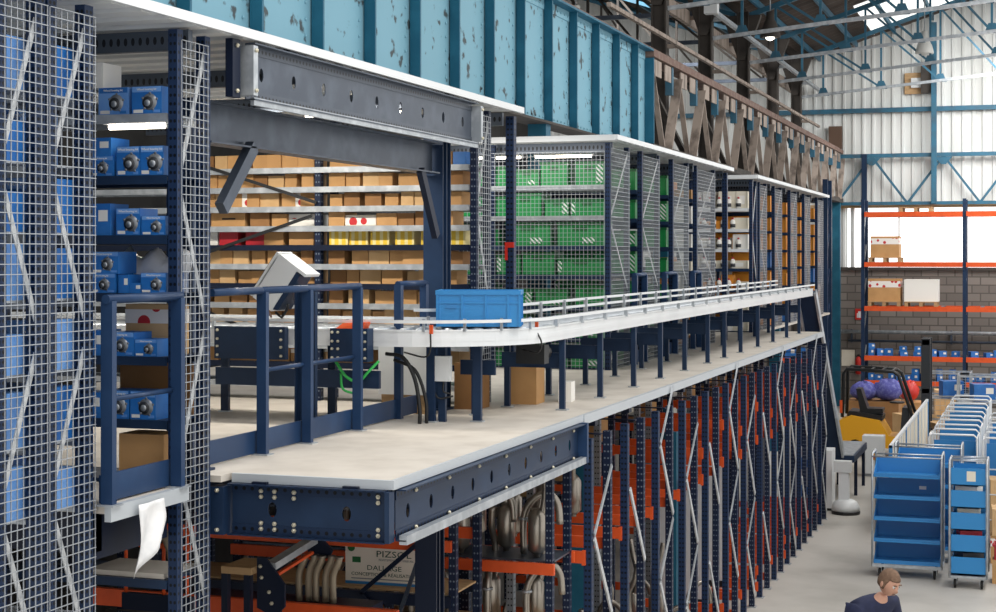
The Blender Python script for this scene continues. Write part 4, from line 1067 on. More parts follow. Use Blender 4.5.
# exhaust pipes stored upright below the platform
def exhaust(kind):
    def fn():
        if kind == 0:
            o = MB().tube(smooth([(0, 0, 0), (0, 0, .25), (.05, .02, .4), (.06, .03, .62), (.0, 0, .78), (-.02, -.03, .95)]), .028, 8).build('exhaust_pipe', M['silver'])
            MB().lathe([(.03, .02), (.075, .06), (.075, .34), (.03, .4)], 12, (0, 0, 0)).build('muffler', M['silver'], o)
        elif kind == 1:
            o = MB().tube(smooth([(0, 0, 0), (0, .0, .3), (.08, 0, .45), (.2, .02, .5), (.28, .02, .42), (.3, .02, .25)]), .03, 8).build('exhaust_pipe', M['silver'])
            MB().lathe([(.045, .0), (.045, .02)], 10, (0, 0, .28)).build('flange', M['gal'], o)
        else:
            o = MB().tube(smooth([(0, 0, 0), (0, 0, .2), (.04, 0, .3), (.05, 0, .34)]), .026, 10).build('exhaust_pipe', M['bronze'])
            MB().lathe([(.033, .0), (.033, .015)], 10, (.05, 0, .335)).build('flange', M['silver'], o)
        return o
    return fn
for i in range(5):
    place('ex2', exhaust(2), (-5.30 + .07*i, 10.95 + .02*(i % 2), 2.041), 0, f'tan bent pipe of the bundle below the front girder, {ORD[i+1]} from the left', 'pipe', 'bundle of tan pipes')
k = 0
for i, (x, y, z) in enumerate([(-4.15, 13.35, 2.17), (-4.4, 13.4, 2.17), (-4.7, 13.3, 2.17), (-5.0, 13.35, 2.17), (-5.3, 13.4, 2.17), (-4.2, 14.6, 2.17), (-4.5, 14.6, 2.17), (-4.85, 14.65, 2.17), (-5.2, 14.6, 2.17)]):
    e = place('ex0', exhaust(0), (x, y, z), i*.9, f"silver exhaust with muffler standing on the upper level, {ORD[i%5+1]} from the right, {'first' if i<5 else 'second'} rack", 'exhaust', 'exhausts stored in the first racks')
for i, (x, y) in enumerate([(-3.95, 13.4), (-4.3, 13.35), (-4.65, 13.4), (-5.0, 13.35), (-5.35, 13.4), (-4.1, 14.6), (-4.5, 14.55), (-4.9, 14.6)]):
    kind = 'ex0' if i % 2 else 'ex1'
    place(kind, exhaust(i % 2 == 0 and 1 or 0), (x, y, .35), i*1.3, f"silver {'bent exhaust pipe' if kind=='ex1' else 'exhaust with muffler'} on the bottom level, {ORD[i%5+1]} from the right, {'first' if i<5 else 'second'} rack", 'exhaust', 'exhausts stored low in the first racks')
# more exhausts laid upright deeper in the next racks
for i in range(18):
    r_ = 2 + i//6; q = i % 6
    place('ex0' if i % 3 else 'ex1', exhaust(0 if i % 3 else 1), (LX-.25-.16*q if q < 5 else LX-.95, YS[r_]+.2+.2*(q % 2), .0 if False else LEV[r_][0]+.055), i*1.1, f"silver exhaust on the bottom beams, {ORD[q+1]} from the aisle, {ORD[r_+1]} rack under the walkway", 'exhaust', 'exhausts on the bottom beams under the walkway')
# mid level of stacked mufflers on the first rack
t = Thing('storage_shelf', 'low orange rail shelf holding exhausts at the first lower rack', 'shelf', (-3.75, 12.35, 0))
for x in (0, -1.4, -2.8):
    for y in (0, .5): t.part('upright', MB().box(x-.03, x+.03, y-.03, y+.03, 0, 2.9), 'upright_pale')
for z in (.9, 1.55, 2.12): 
    for y in (-.04, .54): t.part('beam', MB().box(-2.85, .05, y-.02, y+.02, z-.045, z+.045), 'orange')
    t.part('board', MB().box(-2.85, .03, .0, .5, z+.045, z+.06), 'gal_dark' if z > 2 else 'wood')
for i in range(7):
    place('ex0', exhaust(0), (-3.95-.38*i, 12.6, 1.61), i*.7+.3, f'silver exhaust with muffler on the orange rail shelf, {ORD[i+1]} from the right', 'exhaust', 'exhausts on the orange rail shelf')
for i in range(6):
    place('ex1', exhaust(1), (-4.05-.4*i, 12.6, 2.18), .1, f'silver bent exhaust pipe on top of the orange rail shelf, {ORD[i+1]} from the right', 'exhaust', 'bent exhausts on the orange rail shelf')
for i in range(8):
    place('ex0', exhaust(0), (-3.9-.33*i, 12.48+.2*(i % 2), 2.18), i*1.9, f'silver exhaust with muffler on top of the orange rail shelf, {ORD[i+1]} from the right', 'exhaust', 'exhausts on top of the orange rail shelf')
    place('ex1', exhaust(1), (-3.98-.34*i, 12.46, 1.61), i*1.2+.5, f'silver bent exhaust pipe on the middle of the orange rail shelf, {ORD[i+1]} from the right', 'exhaust', 'bent exhausts in the middle of the orange rail shelf')
# near store under the platform: sign board on timber, machine frames, orange beam
t = Thing('pallet_rack', 'near storage rack below the front girder with an orange beam', 'pallet rack', (-4.3, 11.6, 0))
for x in (0, -2.6):
    for y in (0, .55):
        t.part('upright', MB().box(x-.03, x+.03, y-.03, y+.03, 0, 2.95), 'upright_pale')
for z in (1.45, 1.97, 2.40):
    for y in (-.04, .59): t.part('beam', MB().box(-2.6, .0, y-.02, y+.02, z-.045, z+.045), 'navy_dark' if z == 1.97 else 'orange')
    if z < 2.2: t.part('board', MB().box(-2.6, 0, 0, .55, z+.045, z+.06), 'wood')
for a, b in (((-.05, 2.6), (-.75, 2.0)), ((-.75, 2.0), (-.2, 1.55)), ((-.9, 2.65), (-1.5, 2.1))):
    t.part('brace', MB().bar((a[0], -.08, a[1]), (b[0], -.08, b[1]), .035, .02, (0, 1, 0)), 'navy_dark')
t.part('brace', MB().bar((-.1, -.07, 2.75), (-.55, -.07, 1.5), .03, .02, (0, 1, 0)), 'gal_dark')
t = Thing('sign_board', 'off white printed sign board with green tree mark in the near rack below the girder', 'sign', (-4.93, 11.72, 2.03), R(2))
t.part('board', MB().box(-.33, .33, 0, .02, 0, .335), 'sign_board')
t.part('tree_mark', MB().ball((-.28, -.002, .285), .04, 10, (.8, .04, .75)), 'green_dark', label='green tree mark'); t.part('tree_trunk_mark', MB().box(-.27, -.2, -.003, 0, .17, .215), 'green_dark', label='green square mark')
q = t.o
text_mesh('lettering', 'PIZSOL', .07, 'textgreen', q, (.08, -.002, .222), (R(90), 0, 0), width=1.35)
text_mesh('lettering', 'REVETEMENTS EXTERIEURS', .022, 'grey', q, (.1, -.002, .192), (R(90), 0, 0), width=1.1)
text_mesh('lettering', 'DALLAGE', .055, 'textgreen', q, (0, -.002, .115), (R(90), 0, 0), width=1.25)
text_mesh('lettering', 'CONCEPTION & RÉALISATION', .037, 'textgreen', q, (.0, -.002, .068), (R(90), 0, 0), width=1.1)
text_mesh('lettering', 'Tel. 00 00 00', .02, 'grey', q, (0, -.002, .07), (R(90), 0, 0)) if False else None
t.part('print_line', MB().box(-.28, .26, -.002, 0, .04, .048), 'grey')
t.part('blue_stripe', MB().box(-.33, .33, -.002, 0, .0, .022), 'textblue')
# machine frame with slanted plates
t = Thing('packing_machine', 'dark steel machine with slanted bolted side plates beside the tan pipes', 'machine', (-5.32, 10.3, 0))
t.part('side_plate', MB().poly_extrude([(.0, 0, 2.12), (.14, 0, 2.06), (.22, 0, 2.14), (.22, 0, 2.3), (.07, 0, 2.48), (.0, 0, 2.48)], (0, .02, 0)), 'navy_dark')
t.part('side_plate', MB().poly_extrude([(.06, .7, 2.36), (.24, .7, 2.36), (.27, .7, 2.42), (.16, .7, 2.54), (.08, .7, 2.54)], (0, .02, 0)), 'navy_dark')
t.part('roller_bed', MB().bar((.1, .02, 2.42), (.12, .68, 2.50), .08, .05), 'gal'); t.part('red_strip', MB().bar((.14, .05, 2.36), (.15, .6, 2.42), .03, .02), 'orange')
t.part('table_top', MB().box(-.26, -.02, -.05, .3, 2.36, 2.41), 'wood')
for x in (-.24, -.06): t.part('leg', MB().box(x-.025, x+.025, -.04, .01, 0, 2.36), 'navy_dark')
t.part('leg', MB().box(.05, .15, .02, .1, 0, 2.12), 'navy_dark')
bolt_parts(t, [(.03, 0, 2.42), (.04, 0, 2.34), (.1, 0, 2.24), (.12, 0, 2.16)], (0, -1, 0))
t = Thing('work_bench', 'low timber bench with an orange front beam deep below the mezzanine', 'bench', (-6.0, 10.75, 0))
t.part('board', MB().box(-.6, 1.3, 0, .4, 1.98, 2.04), 'navy_dark'); t.part('beam', MB().box(-1.0, 1.6, -.06, -.01, 1.95, 2.08), 'orange')
for x in (-.5, 1.2):
    for y in (.05, .35): t.part('leg', MB().box(x-.04, x+.04, y-.04, y+.04, 0, 1.98), 'navy_dark')
# things on the low shelf of the near aisle rack
t = Thing('parts_trolley', 'orange tube frame trolley behind the low grey shelf at the near aisle', 'trolley', (-5.35, 9.1, 2.45))
t.part('frame', MB().tube([(-.3, 0, 0), (-.3, 0, .45), (-.24, 0, .5), (-.12, 0, .5)], .012, 8).tube([(-.02, 0, 0), (-.02, 0, .5)], .012, 8).tube([(.15, 0, 0), (.15, 0, .5)], .012, 8).box(-.2, .18, -.01, .01, .12, .15).box(-.2, .18, -.01, .01, .3, .33), 'orange')
t.part('stand', MB().box(-.32, .2, -.02, .02, -2.45, 0), 'navy_dark'); t.part('duct', MB().tube([(-.05, -.03, .5), (.05, -.03, .3), (.1, -.03, .02)], .03, 8), 'bronze')
solo('shelf_board', MB().box(-.62, -.1, -.0, .36, 0, .03), 'deck', 'pale board lying on the low shelf of the near aisle rack', 'board', (XF, 8.22, 2.752))
t = Thing('wire_basket', 'dark wire basket on the lowest visible shelf of the near aisle rack', 'basket', (-5.1, 8.36, 2.30))
wb = MB()
for k in range(6): wb.tube([(-.3+k*.12, -.15, 0), (-.3+k*.12, -.15, .16), (-.26+k*.12, -.15, .2)], .006, 5)
wb.tube([(-.32, -.15, .18), (.32, -.15, .18)], .006, 5).tube([(-.32, .15, .18), (.32, .15, .18)], .006, 5).box(-.32, .32, -.15, .15, 0, .01)
t.part('wires', wb, 'column'); t.part('orange_rail', MB().box(-.34, .34, -.17, -.155, .06, .11), 'orange')
# ================================================================== RIGHT SIDE
# far pallet rack
t = Thing('pallet_rack', 'tall orange-beamed pallet rack against the far wall', 'pallet rack', (-4.96, 48.0, 0))
UX = [0, 2.87, 5.74]
for x in UX:
    for y in (0, 1.0): t.part('upright', MB().box(x-.05, x+.05, y-.05, y+.05, 0, 6.3), 'navy')
    for k in range(6): t.part('brace', MB().bar((x, .0, .2+k), (x, 1.0, 1.0+k), .03, .04), 'gal')
FL = [1.0, 1.72, 3.17, 4.46, 5.93]
for z in FL:
    for a, b in ((0, 2.87), (2.87, 5.74)):
        for y in (-.06, 1.06): t.part('beam', MB().box(a+.05, b-.05, y-.03, y+.03, z-.14, z), 'orange')
    if z < 2: t.part('shelf_deck', MB().box(.05, 5.7, 0, 1, z-.03, z), 'gal_dark')
    else: t.part('support_bars', MB().box(.4, .5, -.05, 1.05, z-.02, z).box(1.3, 1.4, -.05, 1.05, z-.02, z).box(2.2, 2.3, -.05, 1.05, z-.02, z).box(3.3, 3.4, -.05, 1.05, z-.02, z), 'gal_dark')
t = Thing('pallet_rack', 'narrow orange-beamed rack bay at the left of the far wall', 'pallet rack', (-7.1, 45.6, 0))
for x in (0, 1.35):
    for y in (0, .9): t.part('upright', MB().box(x-.07, x+.07, y-.05, y+.05, 0, 6.8), 'navy')
    for k in range(6): t.part('brace', MB().bar((x, 0, .4+k), (x, .9, 1.3+k), .04, .05), 'navy')
for z in (.95, 1.75, 3.1, 4.6):
    for y in (-.06, .96): t.part('beam', MB().box(.05, 1.3, y-.03, y+.03, z-.14, z), 'orange')
    t.part('shelf_deck', MB().box(.05, 1.3, 0, .9, z-.03, z), 'gal_dark')
def pallet(w=.95, d=.9):
    def fn():
        o = MB().box(-w/2, w/2, -d/2, d/2, .12, .14).build('wooden_pallet', M['wood'])
        bk = MB()
        for x in (-w/2+.06, 0, w/2-.06):
            bk.box(x-.05, x+.05, -d/2, d/2, 0, .02); 
            for y in (-d/2+.06, 0, d/2-.06): bk.box(x-.05, x+.05, y-.05, y+.05, .02, .12)
        bk.build('bearers', M['wood'], o)
        return o
    return fn
PX = -4.96
def onpallet(x, y, z, w, h, m, ex, lab, plab):
    place('pallet', pallet(), (x, y, z), 0, plab, 'pallet', 'wooden pallets on the far racks')
    place(('big', w, h, m, ex), make_carton(w, .8, h, m, ex), (x, y, z+.14), 0, lab, 'box', None)
onpallet(PX+.62, 48.5, 4.46, .82, .62, 'card', 'tape', 'large taped brown carton on a pallet, second beam level of the far rack', 'pallet under the taped carton, second beam level of the far rack')
onpallet(PX+.6, 48.5, 3.17, .92, .66, 'card', 'tape', 'large taped brown carton on a pallet, middle beam level of the far rack', 'pallet under the taped carton, middle beam level of the far rack')
onpallet(PX+1.65, 48.5, 3.17, .96, .64, 'white_box', None, 'white wrapped pallet load beside the taped carton, middle level of the far rack', 'pallet under the white wrapped load on the far rack')
onpallet(-6.35, 46.05, 3.1, .8, .66, 'card', 'tape', 'taped brown carton on a pallet in the narrow far rack bay, lower', 'lower pallet in the narrow far rack bay')
onpallet(-6.35, 46.05, 4.6, .6, .66, 'card_pale', None, 'pale carton on a pallet in the narrow far rack bay, upper', 'upper pallet in the narrow far rack bay')
place('pallet', pallet(), (PX+1.5, 48.5, 5.93), 0, 'empty pallet on the top beam of the far rack', 'pallet', 'wooden pallets on the far racks')
random.seed(51)
for li, (z, nm) in enumerate(((1.72, 'upper'), (1.0, 'lower'))):
    x = .15; k = 0
    while x < 4.2:
        w = random.choice((.16, .2, .22)); h = random.choice((.13, .16, .2))
        if abs(x-2.87) < .2: x += .25
        place(('fb', w, h), plain_blue(w, .25, h, 'blue'), (PX+x+w/2, 48.15, z), random.uniform(-.4, .4), f'small blue carton, {ORD[min(k+1,20)]} from the left on the {nm} small-goods level, far rack', 'box', 'small blue cartons on the far rack')
        if random.random() < .45:
            place(('fb', .18, .15), plain_blue(.18, .25, .15, 'blue'), (PX+x+w/2, 48.15, z+h), random.uniform(-.2, .2), f'small blue carton lying on the {ORD[min(k+1,20)]} carton from left, {nm} small-goods level, far rack', 'box', 'small blue cartons on the far rack')
        x += w+random.choice((.03, .05, .05, .2)); k += 1
for i, z in enumerate((1.75, .95)):
    for k in range(2):
        place(('fb', .3, .3), plain_blue(.3, .3, .3, 'blue'), (-6.75+.45*k, 45.8, z), .1, f"blue carton, {('left','right')[k]} on the {('upper','lower')[i]} shelf of the narrow far rack bay", 'box', 'blue cartons in the narrow far rack bay')
# wall things
t = Thing('fire_extinguisher', 'red fire extinguisher hanging on the far block wall', 'fire extinguisher', (-5.4, 50.905, .95))
t.part('cylinder', MB().lathe([(.05, 0), (.09, .02), (.09, .45), (.06, .52), (.03, .55)], 14), 'red'); t.part('valve', MB().box(-.03, .03, -.03, .1, .55, .62), 'black'); t.part('hose', MB().tube([(.04, 0, .58), (.12, 0, .45), (.12, 0, .15)], .015, 6), 'black')
t = Thing('wall_sign', 'small red and white fire sign on the far block wall', 'sign', (-5.38, 50.98, 2.65)); t.part('plate', MB().box(-.12, .12, -.01, .02, 0, .34), 'red'); t.part('symbol', MB().box(-.03, .05, -.012, -.01, .06, .26).box(-.07, -.04, -.012, -.01, .06, .2), 'white')
solo('wall_notice', MB().box(-.2, .2, -.02, .02, 0, .5), 'cream', 'pale paper notice on the far block wall left of the extinguisher', 'notice', (-5.72, 50.98, 1.2))
t = Thing('wall_pipe', 'pale horizontal pipe along the far block wall', 'pipe', (-6.3, 50.85, 2.28)); t.part('pipe', MB().tube([(0, 0, 0), (12, 0, -.0)], .06, 8), 'gal'); t.part('pipe', MB().tube([(.6, 0, -.28), (12, 0, -.28)], .04, 8), 'gal_dark')
for x in (.7, 3.7, 6.7, 9.7): t.part('bracket', MB().box(x-.03, x+.03, -.02, .15, -.34, .08), 'gal_dark')

# forklift facing right
t = Thing('forklift', 'yellow forklift with black overhead guard and tall dark mast', 'forklift', (-3.42, 38.2, 0))
t.part('body', MB().poly_extrude([(-1.0, -.5, .25), (.55, -.5, .2), (.6, -.5, .45), (.1, -.5, .5), (-.1, -.5, .85), (-.75, -.5, .95), (-1.05, -.5, .8)], (0, 1.0, 0)), 'forkyellow')
t.part('engine_cover', MB().poly_extrude([(-.85, -.4, .93), (-.05, -.4, .84), (-.05, -.4, .95), (-.8, -.4, 1.05)], (0, .8, 0)), 'black')
g = MB()
for y in (-.45, .45):
    g.tube([(-.95, y, .9), (-.92, y, 1.9), (-.85, y, 2.02), (.2, y, 1.98), (.32, y, 1.9), (.72, y, .7)], .04, 8)
for x in (-.8, -.55, -.3, -.05, .2): g.bar((x, -.45, 2.0), (x, .45, 2.0), .05, .04)
t.part('overhead_guard', g, 'black')
t.part('seat', MB().poly_extrude([(-.55, -.25, .95), (-.05, -.25, 1.0), (-.05, -.25, 1.1), (-.4, -.25, 1.1), (-.55, -.25, 1.55), (-.66, -.25, 1.55)], (0, .5, 0)), 'black')
t.part('dashboard', MB().poly_extrude([(.35, -.4, .5), (.6, -.4, .5), (.55, -.4, 1.15), (.4, -.4, 1.15)], (0, .8, 0)), 'mast')
t.part('steering_wheel', MB().lathe([(.16, 0), (.18, .02), (.16, .04)], 14, (.25, 0, 1.22)), 'black')
ms = MB()
for y in (-.38, .22): ms.box(.82, 1.02, y, y+.14, .05, 2.75)
ms.box(.84, 1.0, -.38, .36, 2.6, 2.72).box(.84, 1.0, -.38, .36, .4, .5).box(.84, 1.0, -.38, .36, 1.5, 1.6)
t.part('mast', ms, 'mast')
t.part('fork', MB().box(1.0, 1.06, -.3, -.2, .1, .7).box(1.0, 1.9, -.3, -.2, .08, .12), 'column'); t.part('fork', MB().box(1.0, 1.06, .2, .3, .1, .7).box(1.0, 1.9, .2, .3, .08, .12), 'column')
for x, y, r in ((-.65, -.5, .25), (-.65, .4, .25), (.55, -.52, .3), (.55, .4, .3)):
    t.part('wheel', MB().lathe([(r*.6, 0), (r, .02), (r, .13), (r*.6, .15)], 16, (x, y, r), 'y'), 'rubber')
t.part('tail_light', MB().box(-1.0, -.94, -.52, -.5, 1.0, 1.3), 'orange', label='orange rear lamp')
# second yellow machine behind and sacks near the forklift
def sack(seed, s):
    r_ = random.Random(seed); mb = MB(); mb.ball((0, 0, s[2]), 1, 14, s)
    mb.v = [(x*(1+r_.uniform(-.13, .13)), y*(1+r_.uniform(-.13, .13)), max(0, z*(1+r_.uniform(-.13, .13)))) for x, y, z in mb.v]; return mb
t = Thing('pallet_cage', 'wooden pallet of violet blue sacks behind the forklift', 'pallet', (-4.1, 42.5, 0))
t.part('pallet', MB().box(-.7, .7, -.5, .5, .1, .14).box(-.7, -.55, -.5, .5, 0, .1).box(.55, .7, -.5, .5, 0, .1), 'wood'); t.part('crate_body', MB().box(-.65, .65, -.45, .45, .14, .9), 'card_dark')
solo('sack', sack(1, (.38, .4, .24)), 'purple', 'violet blue mesh sack at the left behind the forklift', 'sack', (-4.35, 42.4, .9))
solo('sack', sack(2, (.37, .36, .27)), 'purple', 'violet blue mesh sack in the middle behind the forklift', 'sack', (-3.75, 42.4, .9))
solo('sack', sack(3, (.26, .3, .26)), 'red', 'red bag behind the overhead guard of the forklift', 'sack', (-3.3, 43.6, .8))
place('sackbox', make_carton(.7, .7, .8, 'card'), (-3.15, 43.6, 0), 0, 'brown carton under the red bag behind the forklift', 'box', None)
place('sackbox2', make_carton(.55, .6, 1.05, 'card_pale'), (-2.45, 44.6, 0), .1, 'pale tan carton just left of the forklift mast', 'box', None)
place('sackbox3', make_carton(.8, .8, .75, 'card_pale'), (-2.95, 40.6, 0), .5, 'turned pale carton behind the forklift dashboard', 'box', None)
# white cabinet machine and scrubber
t = Thing('control_cabinet', 'white control cabinet with a red button beside the incline conveyor outfeed', 'cabinet', (-3.35, 34.6, 0))
t.part('body', MB().box(-.22, .22, -.2, .2, .06, .85), 'white'); t.part('plinth', MB().box(-.2, .2, -.18, .18, 0, .06), 'grey'); t.part('button', MB().lathe([(.03, -.225), (.03, -.2)], 10, (.03, 0, .42), 'y'), 'red'); t.part('button_plate', MB().box(-.03, .09, -.205, -.2, .35, .49), 'forkyellow')
t = Thing('stretch_wrapper', 'white machine with round base on the floor at the end of the racks', 'machine', (-3.33, 29.3, 0))
t.part('base_skirt', MB().lathe([(.25, 0), (.26, .05), (.25, .06)], 20), 'black'); t.part('base', MB().lathe([(.245, .06), (.245, .14), (.2, .22), (.12, .26)], 20), 'ltgrey'); t.part('column', MB().box(-.12, .06, -.08, .08, .24, .8), 'white'); t.part('head', MB().box(-.2, .1, -.1, .1, .75, .95), 'ltgrey')
t = Thing('machine_cabinet', 'white cabinet with blue round emblems at the end of the lower racks', 'cabinet', (-4.05, 29.75, 0))
t.part('body', MB().box(-.3, .45, -.25, .25, .05, 1.1), 'white'); t.part('emblem', MB().lathe([(.11, -.262), (.11, -.25)], 16, (-.08, 0, .85), 'y').lathe([(.11, -.262), (.11, -.25)], 16, (-.08, 0, .35), 'y'), 'blue'); t.part('feet', MB().box(-.28, .43, -.2, .2, 0, .05), 'black')

# ------------------------------------------------------------------ shelf trolleys
def caster(mb_f, mb_w, x, y):
    mb_f.box(x-.03, x+.03, y-.035, y+.035, .13, .15).box(x-.03, x-.024, y-.03, y+.03, .06, .13).box(x+.024, x+.03, y-.03, y+.03, .06, .13)
    mb_w.lathe([(.04, x-.018), (.065, x-.012), (.065, x+.012), (.04, x+.018)], 12, (0, y, .065), 'x')
def trolley(label, x, y, W=.97, D=.55, H=1.78, n=5, rz=0, lips=.05, group='blue shelf trolleys'):
    t = Thing('shelf_trolley', label, 'trolley', (x, y, 0), rz, group)
    f = MB(); hw, hd = W/2, D/2
    for sx in (-hw, hw):
        f.tube([(sx, -hd, .15), (sx, -hd, H-.06), (sx, -hd+.05, H), (sx, hd-.05, H), (sx, hd, H-.06), (sx, hd, .15)], .016, 8)
    for y_ in (-hd, hd): f.box(-hw, hw, y_-.015, y_+.015, .15, .19)
    for sx in (-hw, hw): f.box(sx-.015, sx+.015, -hd, hd, .15, .19)
    f.tube([(-hw, hd, H-.06), (hw, hd, H-.06)], .014, 6); f.tube([(-hw, -hd, H-.04), (hw, -hd, H-.04)], .012, 6)
    t.part('frame', f, 'gal')
    w_ = MB()
    for k in range(int(W/.12)): w_.box(-hw+.06+k*.12-.003, -hw+.06+k*.12+.003, hd-.02, hd-.014, .2, H-.08)
    t.part('back_wires', w_, 'wire')
    st = (H-.22)/n
    for k in range(n):
        z = .2 + k*st; hh = st*.76
        sh = MB().box(-hw+.02, hw-.02, -hd+.02, hd-.02, z, z+.012).box(-hw+.02, hw-.02, hd-.035, hd-.025, z+.012, z+hh).box(-hw+.02, hw-.02, -hd+.02, -hd+.03, z, z+lips)
        for sx in (-hw+.02, hw-.03): sh.hexa([(sx, -hd+.03, z+.012), (sx+.01, -hd+.03, z+.012), (sx+.01, hd-.035, z+.012), (sx, hd-.035, z+.012)], [(sx, -hd+.03, z+lips), (sx+.01, -hd+.03, z+lips), (sx+.01, hd-.035, z+hh), (sx, hd-.035, z+hh)])
        b = t.part('tray', sh, 'tray_blue'); MB().box(-hw+.02, hw-.02, -hd+.012, -hd+.02, z-.004, z+.016).build('tray_lip', M['crate_blue'], b)
    for cx, cy in ((-hw+.1, -hd+.07), (hw-.1, -hd+.07), (-hw+.1, hd-.07), (hw-.1, hd-.07)):
        a, w2 = MB(), MB(); caster(a, w2, cx, cy); c = t.part('caster', w2, 'rubber'); a.build('fork', M['gal'], c)
    return t
T0 = trolley('front blue five-tray trolley standing in the open floor by the person', -1.83, 23.95)
T0.part('paper_label', MB().box(.14, .24, .238, .2395, 1.22, 1.27), 'white_box')
trolley('blue tray trolley directly behind the front one, only its top showing', -1.62, 25.3)
def bin_trolley(label, x, y, rz):
    t = Thing('bin_trolley', label, 'trolley', (x, y, 0), rz, 'tall narrow bin trolleys')
    W, D, H = .5, .62, 1.78; hw, hd = W/2, D/2; f = MB()
    for sx in (-hw, hw): f.tube([(sx, -hd, .15), (sx, -hd, H-.06), (sx, -hd+.05, H), (sx, hd-.05, H), (sx, hd, H-.06), (sx, hd, .15)], .016, 8)
    for yy in (-hd+.06, -.1, .1, hd-.06): f.tube([(-hw, yy, H), (hw, yy, H)], .01, 6)
    f.box(-hw, hw, -hd, hd, .15, .18)
    t.part('frame', f, 'gal')
    for k in range(5):
        z = .2+k*.31
        b = t.part('bin', MB().box(-hw+.02, hw-.02, -hd+.02, -hd+.032, z, z+.24).box(-hw+.02, hw-.02, -hd+.02, hd-.02, z, z+.012).box(-hw+.02, -hw+.032, -hd+.03, hd-.02, z, z+.2).box(hw-.032, hw-.02, -hd+.03, hd-.02, z, z+.2).box(-hw+.02, hw-.02, hd-.03, hd-.02, z, z+.24), 'crate_blue')
    for cx, cy in ((-hw+.07, -hd+.07), (hw-.07, -hd+.07), (-hw+.07, hd-.07), (hw-.07, hd-.07)):
        a, w2 = MB(), MB(); caster(a, w2, cx, cy); c = t.part('caster', w2, 'rubber'); a.build('fork', M['gal'], c)
    t.part('paper_label', MB().box(-.02, .1, -hd-.001+.02, -hd+.0205, 1.5, 1.64), 'cream')
    return t
bin_trolley('narrow trolley of five blue bins right of the front tray trolley', -.96, 23.5, 0)
for k, (z, m, lab) in enumerate(((1.145, 'white_box', 'white carton in the second bin down of the narrow trolley'), (.835, 'cream', 'cream carton in the middle bin of the narrow trolley'), (.525, 'redbox', 'red carton in the fourth bin of the narrow trolley'), (.215, 'dgrey', 'dark carton in the lowest bin of the narrow trolley'))):
    place(('tb', k), make_carton(.3, .34, .265, m), (-.96, 23.5, z), .2*k-.2, lab, 'box', None)
# red crate and goods at the right edge
t = Thing('red_crate', 'dark red plastic crate on a carton at the right picture edge', 'crate', (-.43, 23.9, .33))
t.part('body', crate_shell(.4, .3, .22, 3), 'redcrate'); t.part('rim', crate_rim(.4, .3, .22), 'redcrate')
place('floorcar', make_carton(.45, .4, .33, 'card'), (-.43, 23.9, 0), 0, 'brown carton on the floor under the dark red crate', 'box', None)
place('floorcar2', make_carton(.6, .5, .42, 'card', 'tape'), (-.42, 25.5, 0), 0, 'lower taped brown carton at the right picture edge behind the red crate', 'box', None)
place('floorcar3', make_carton(.58, .5, .4, 'card_pale'), (-.42, 25.5, .4215), .05, 'upper brown carton at the right picture edge behind the red crate', 'box', None)
# rows of white-framed cages running back
def roll_cage(label, x, y, W=.75, D=.85, H=1.75, blue=True):
    t = Thing('roll_cage', label, 'roll cage', (x, y, 0), 0, 'white and blue roll cages on the right')
    f = MB(); hw, hd = W/2, D/2
    for yy in (-hd, hd):
        f.tube([(-hw, yy, .15), (-hw, yy, H-.05), (-hw+.05, yy, H), (hw-.05, yy, H), (hw, yy, H-.05), (hw, yy, .15)], .017, 8)
        for k in range(3): f.tube([(-hw, yy, .45+k*.4), (hw, yy, .45+k*.4)], .012, 6)
    f.tube([(-hw, -hd, H-.05), (-hw, hd, H-.05)], .012, 6); f.tube([(hw, -hd, H-.05), (hw, hd, H-.05)], .012, 6)
    t.part('frame', f, 'white')
    t.part('base', MB().box(-hw, hw, -hd, hd, .14, .17), 'gal')
    if blue:
        t.part('side_panel', MB().box(hw-.03, hw-.015, -hd+.03, hd-.03, .2, H-.1), 'crate_blue')
        t.part('back_panel', MB().box(-hw+.03, hw-.03, hd-.045, hd-.03, .2, H-.18), 'tray_blue')
    for cx, cy in ((-hw+.08, -hd+.08), (hw-.08, -hd+.08), (-hw+.08, hd-.08), (hw-.08, hd-.08)):
        a, w2 = MB(), MB(); caster(a, w2, cx, cy); c = t.part('caster', w2, 'rubber'); a.build('fork', M['gal'], c)
    return t
cg = [(-1.35, 27.3), (-1.35, 28.9), (-1.35, 30.5), (-1.35, 32.2), (-1.35, 34.0), (-.5, 27.0), (-.5, 28.6), (-.5, 30.4)]
for i, (x, y) in enumerate(cg):
    side = 'left' if i < 5 else 'right'; k = i if i < 5 else i-5
    roll_cage(f'white-framed roll cage with blue panels, {ORD[k+1]} back in the {side} row on the right', x, y, blue=True)
random.seed(61)
for i, (x, y) in enumerate(cg[1:5] + cg[5:]):
    m = random.choice(('white_box', 'card', 'card_pale', 'cream')); side = 'left' if i < 4 else 'right'; k = i+2 if i < 4 else i-3
    place(('cagebox', i), make_carton(.5, .55, random.choice((.7, .9, 1.1)), m), (x-.04, y-.05, .17), .1, f'{SH[m]} carton inside the {ORD[k]} roll cage back in the {side} row', 'box', 'cartons inside the roll cages')
# slatted white barrier
t = Thing('slatted_barrier', 'long white slatted barrier running back from the tray trolleys', 'barrier', (-2.36, 27.2, 0))
L_b = 9.0
t.part('top_rail', MB().box(-.025, .025, 0, L_b, 1.46, 1.51), 'white'); t.part('bottom_rail', MB().box(-.025, .025, 0, L_b, .1, .15), 'white')
for k in range(10): t.part('post', MB().box(-.03, .03, k*1.0-.03 if k else 0, k*1.0+.03, 0, 1.5), 'tray_blue' if k % 3 == 0 else 'white')
for k in range(18): t.part('slat', MB().box(-.012, .012, .06+k*.5, .06+k*.5+.38, .15, 1.46), 'cream')
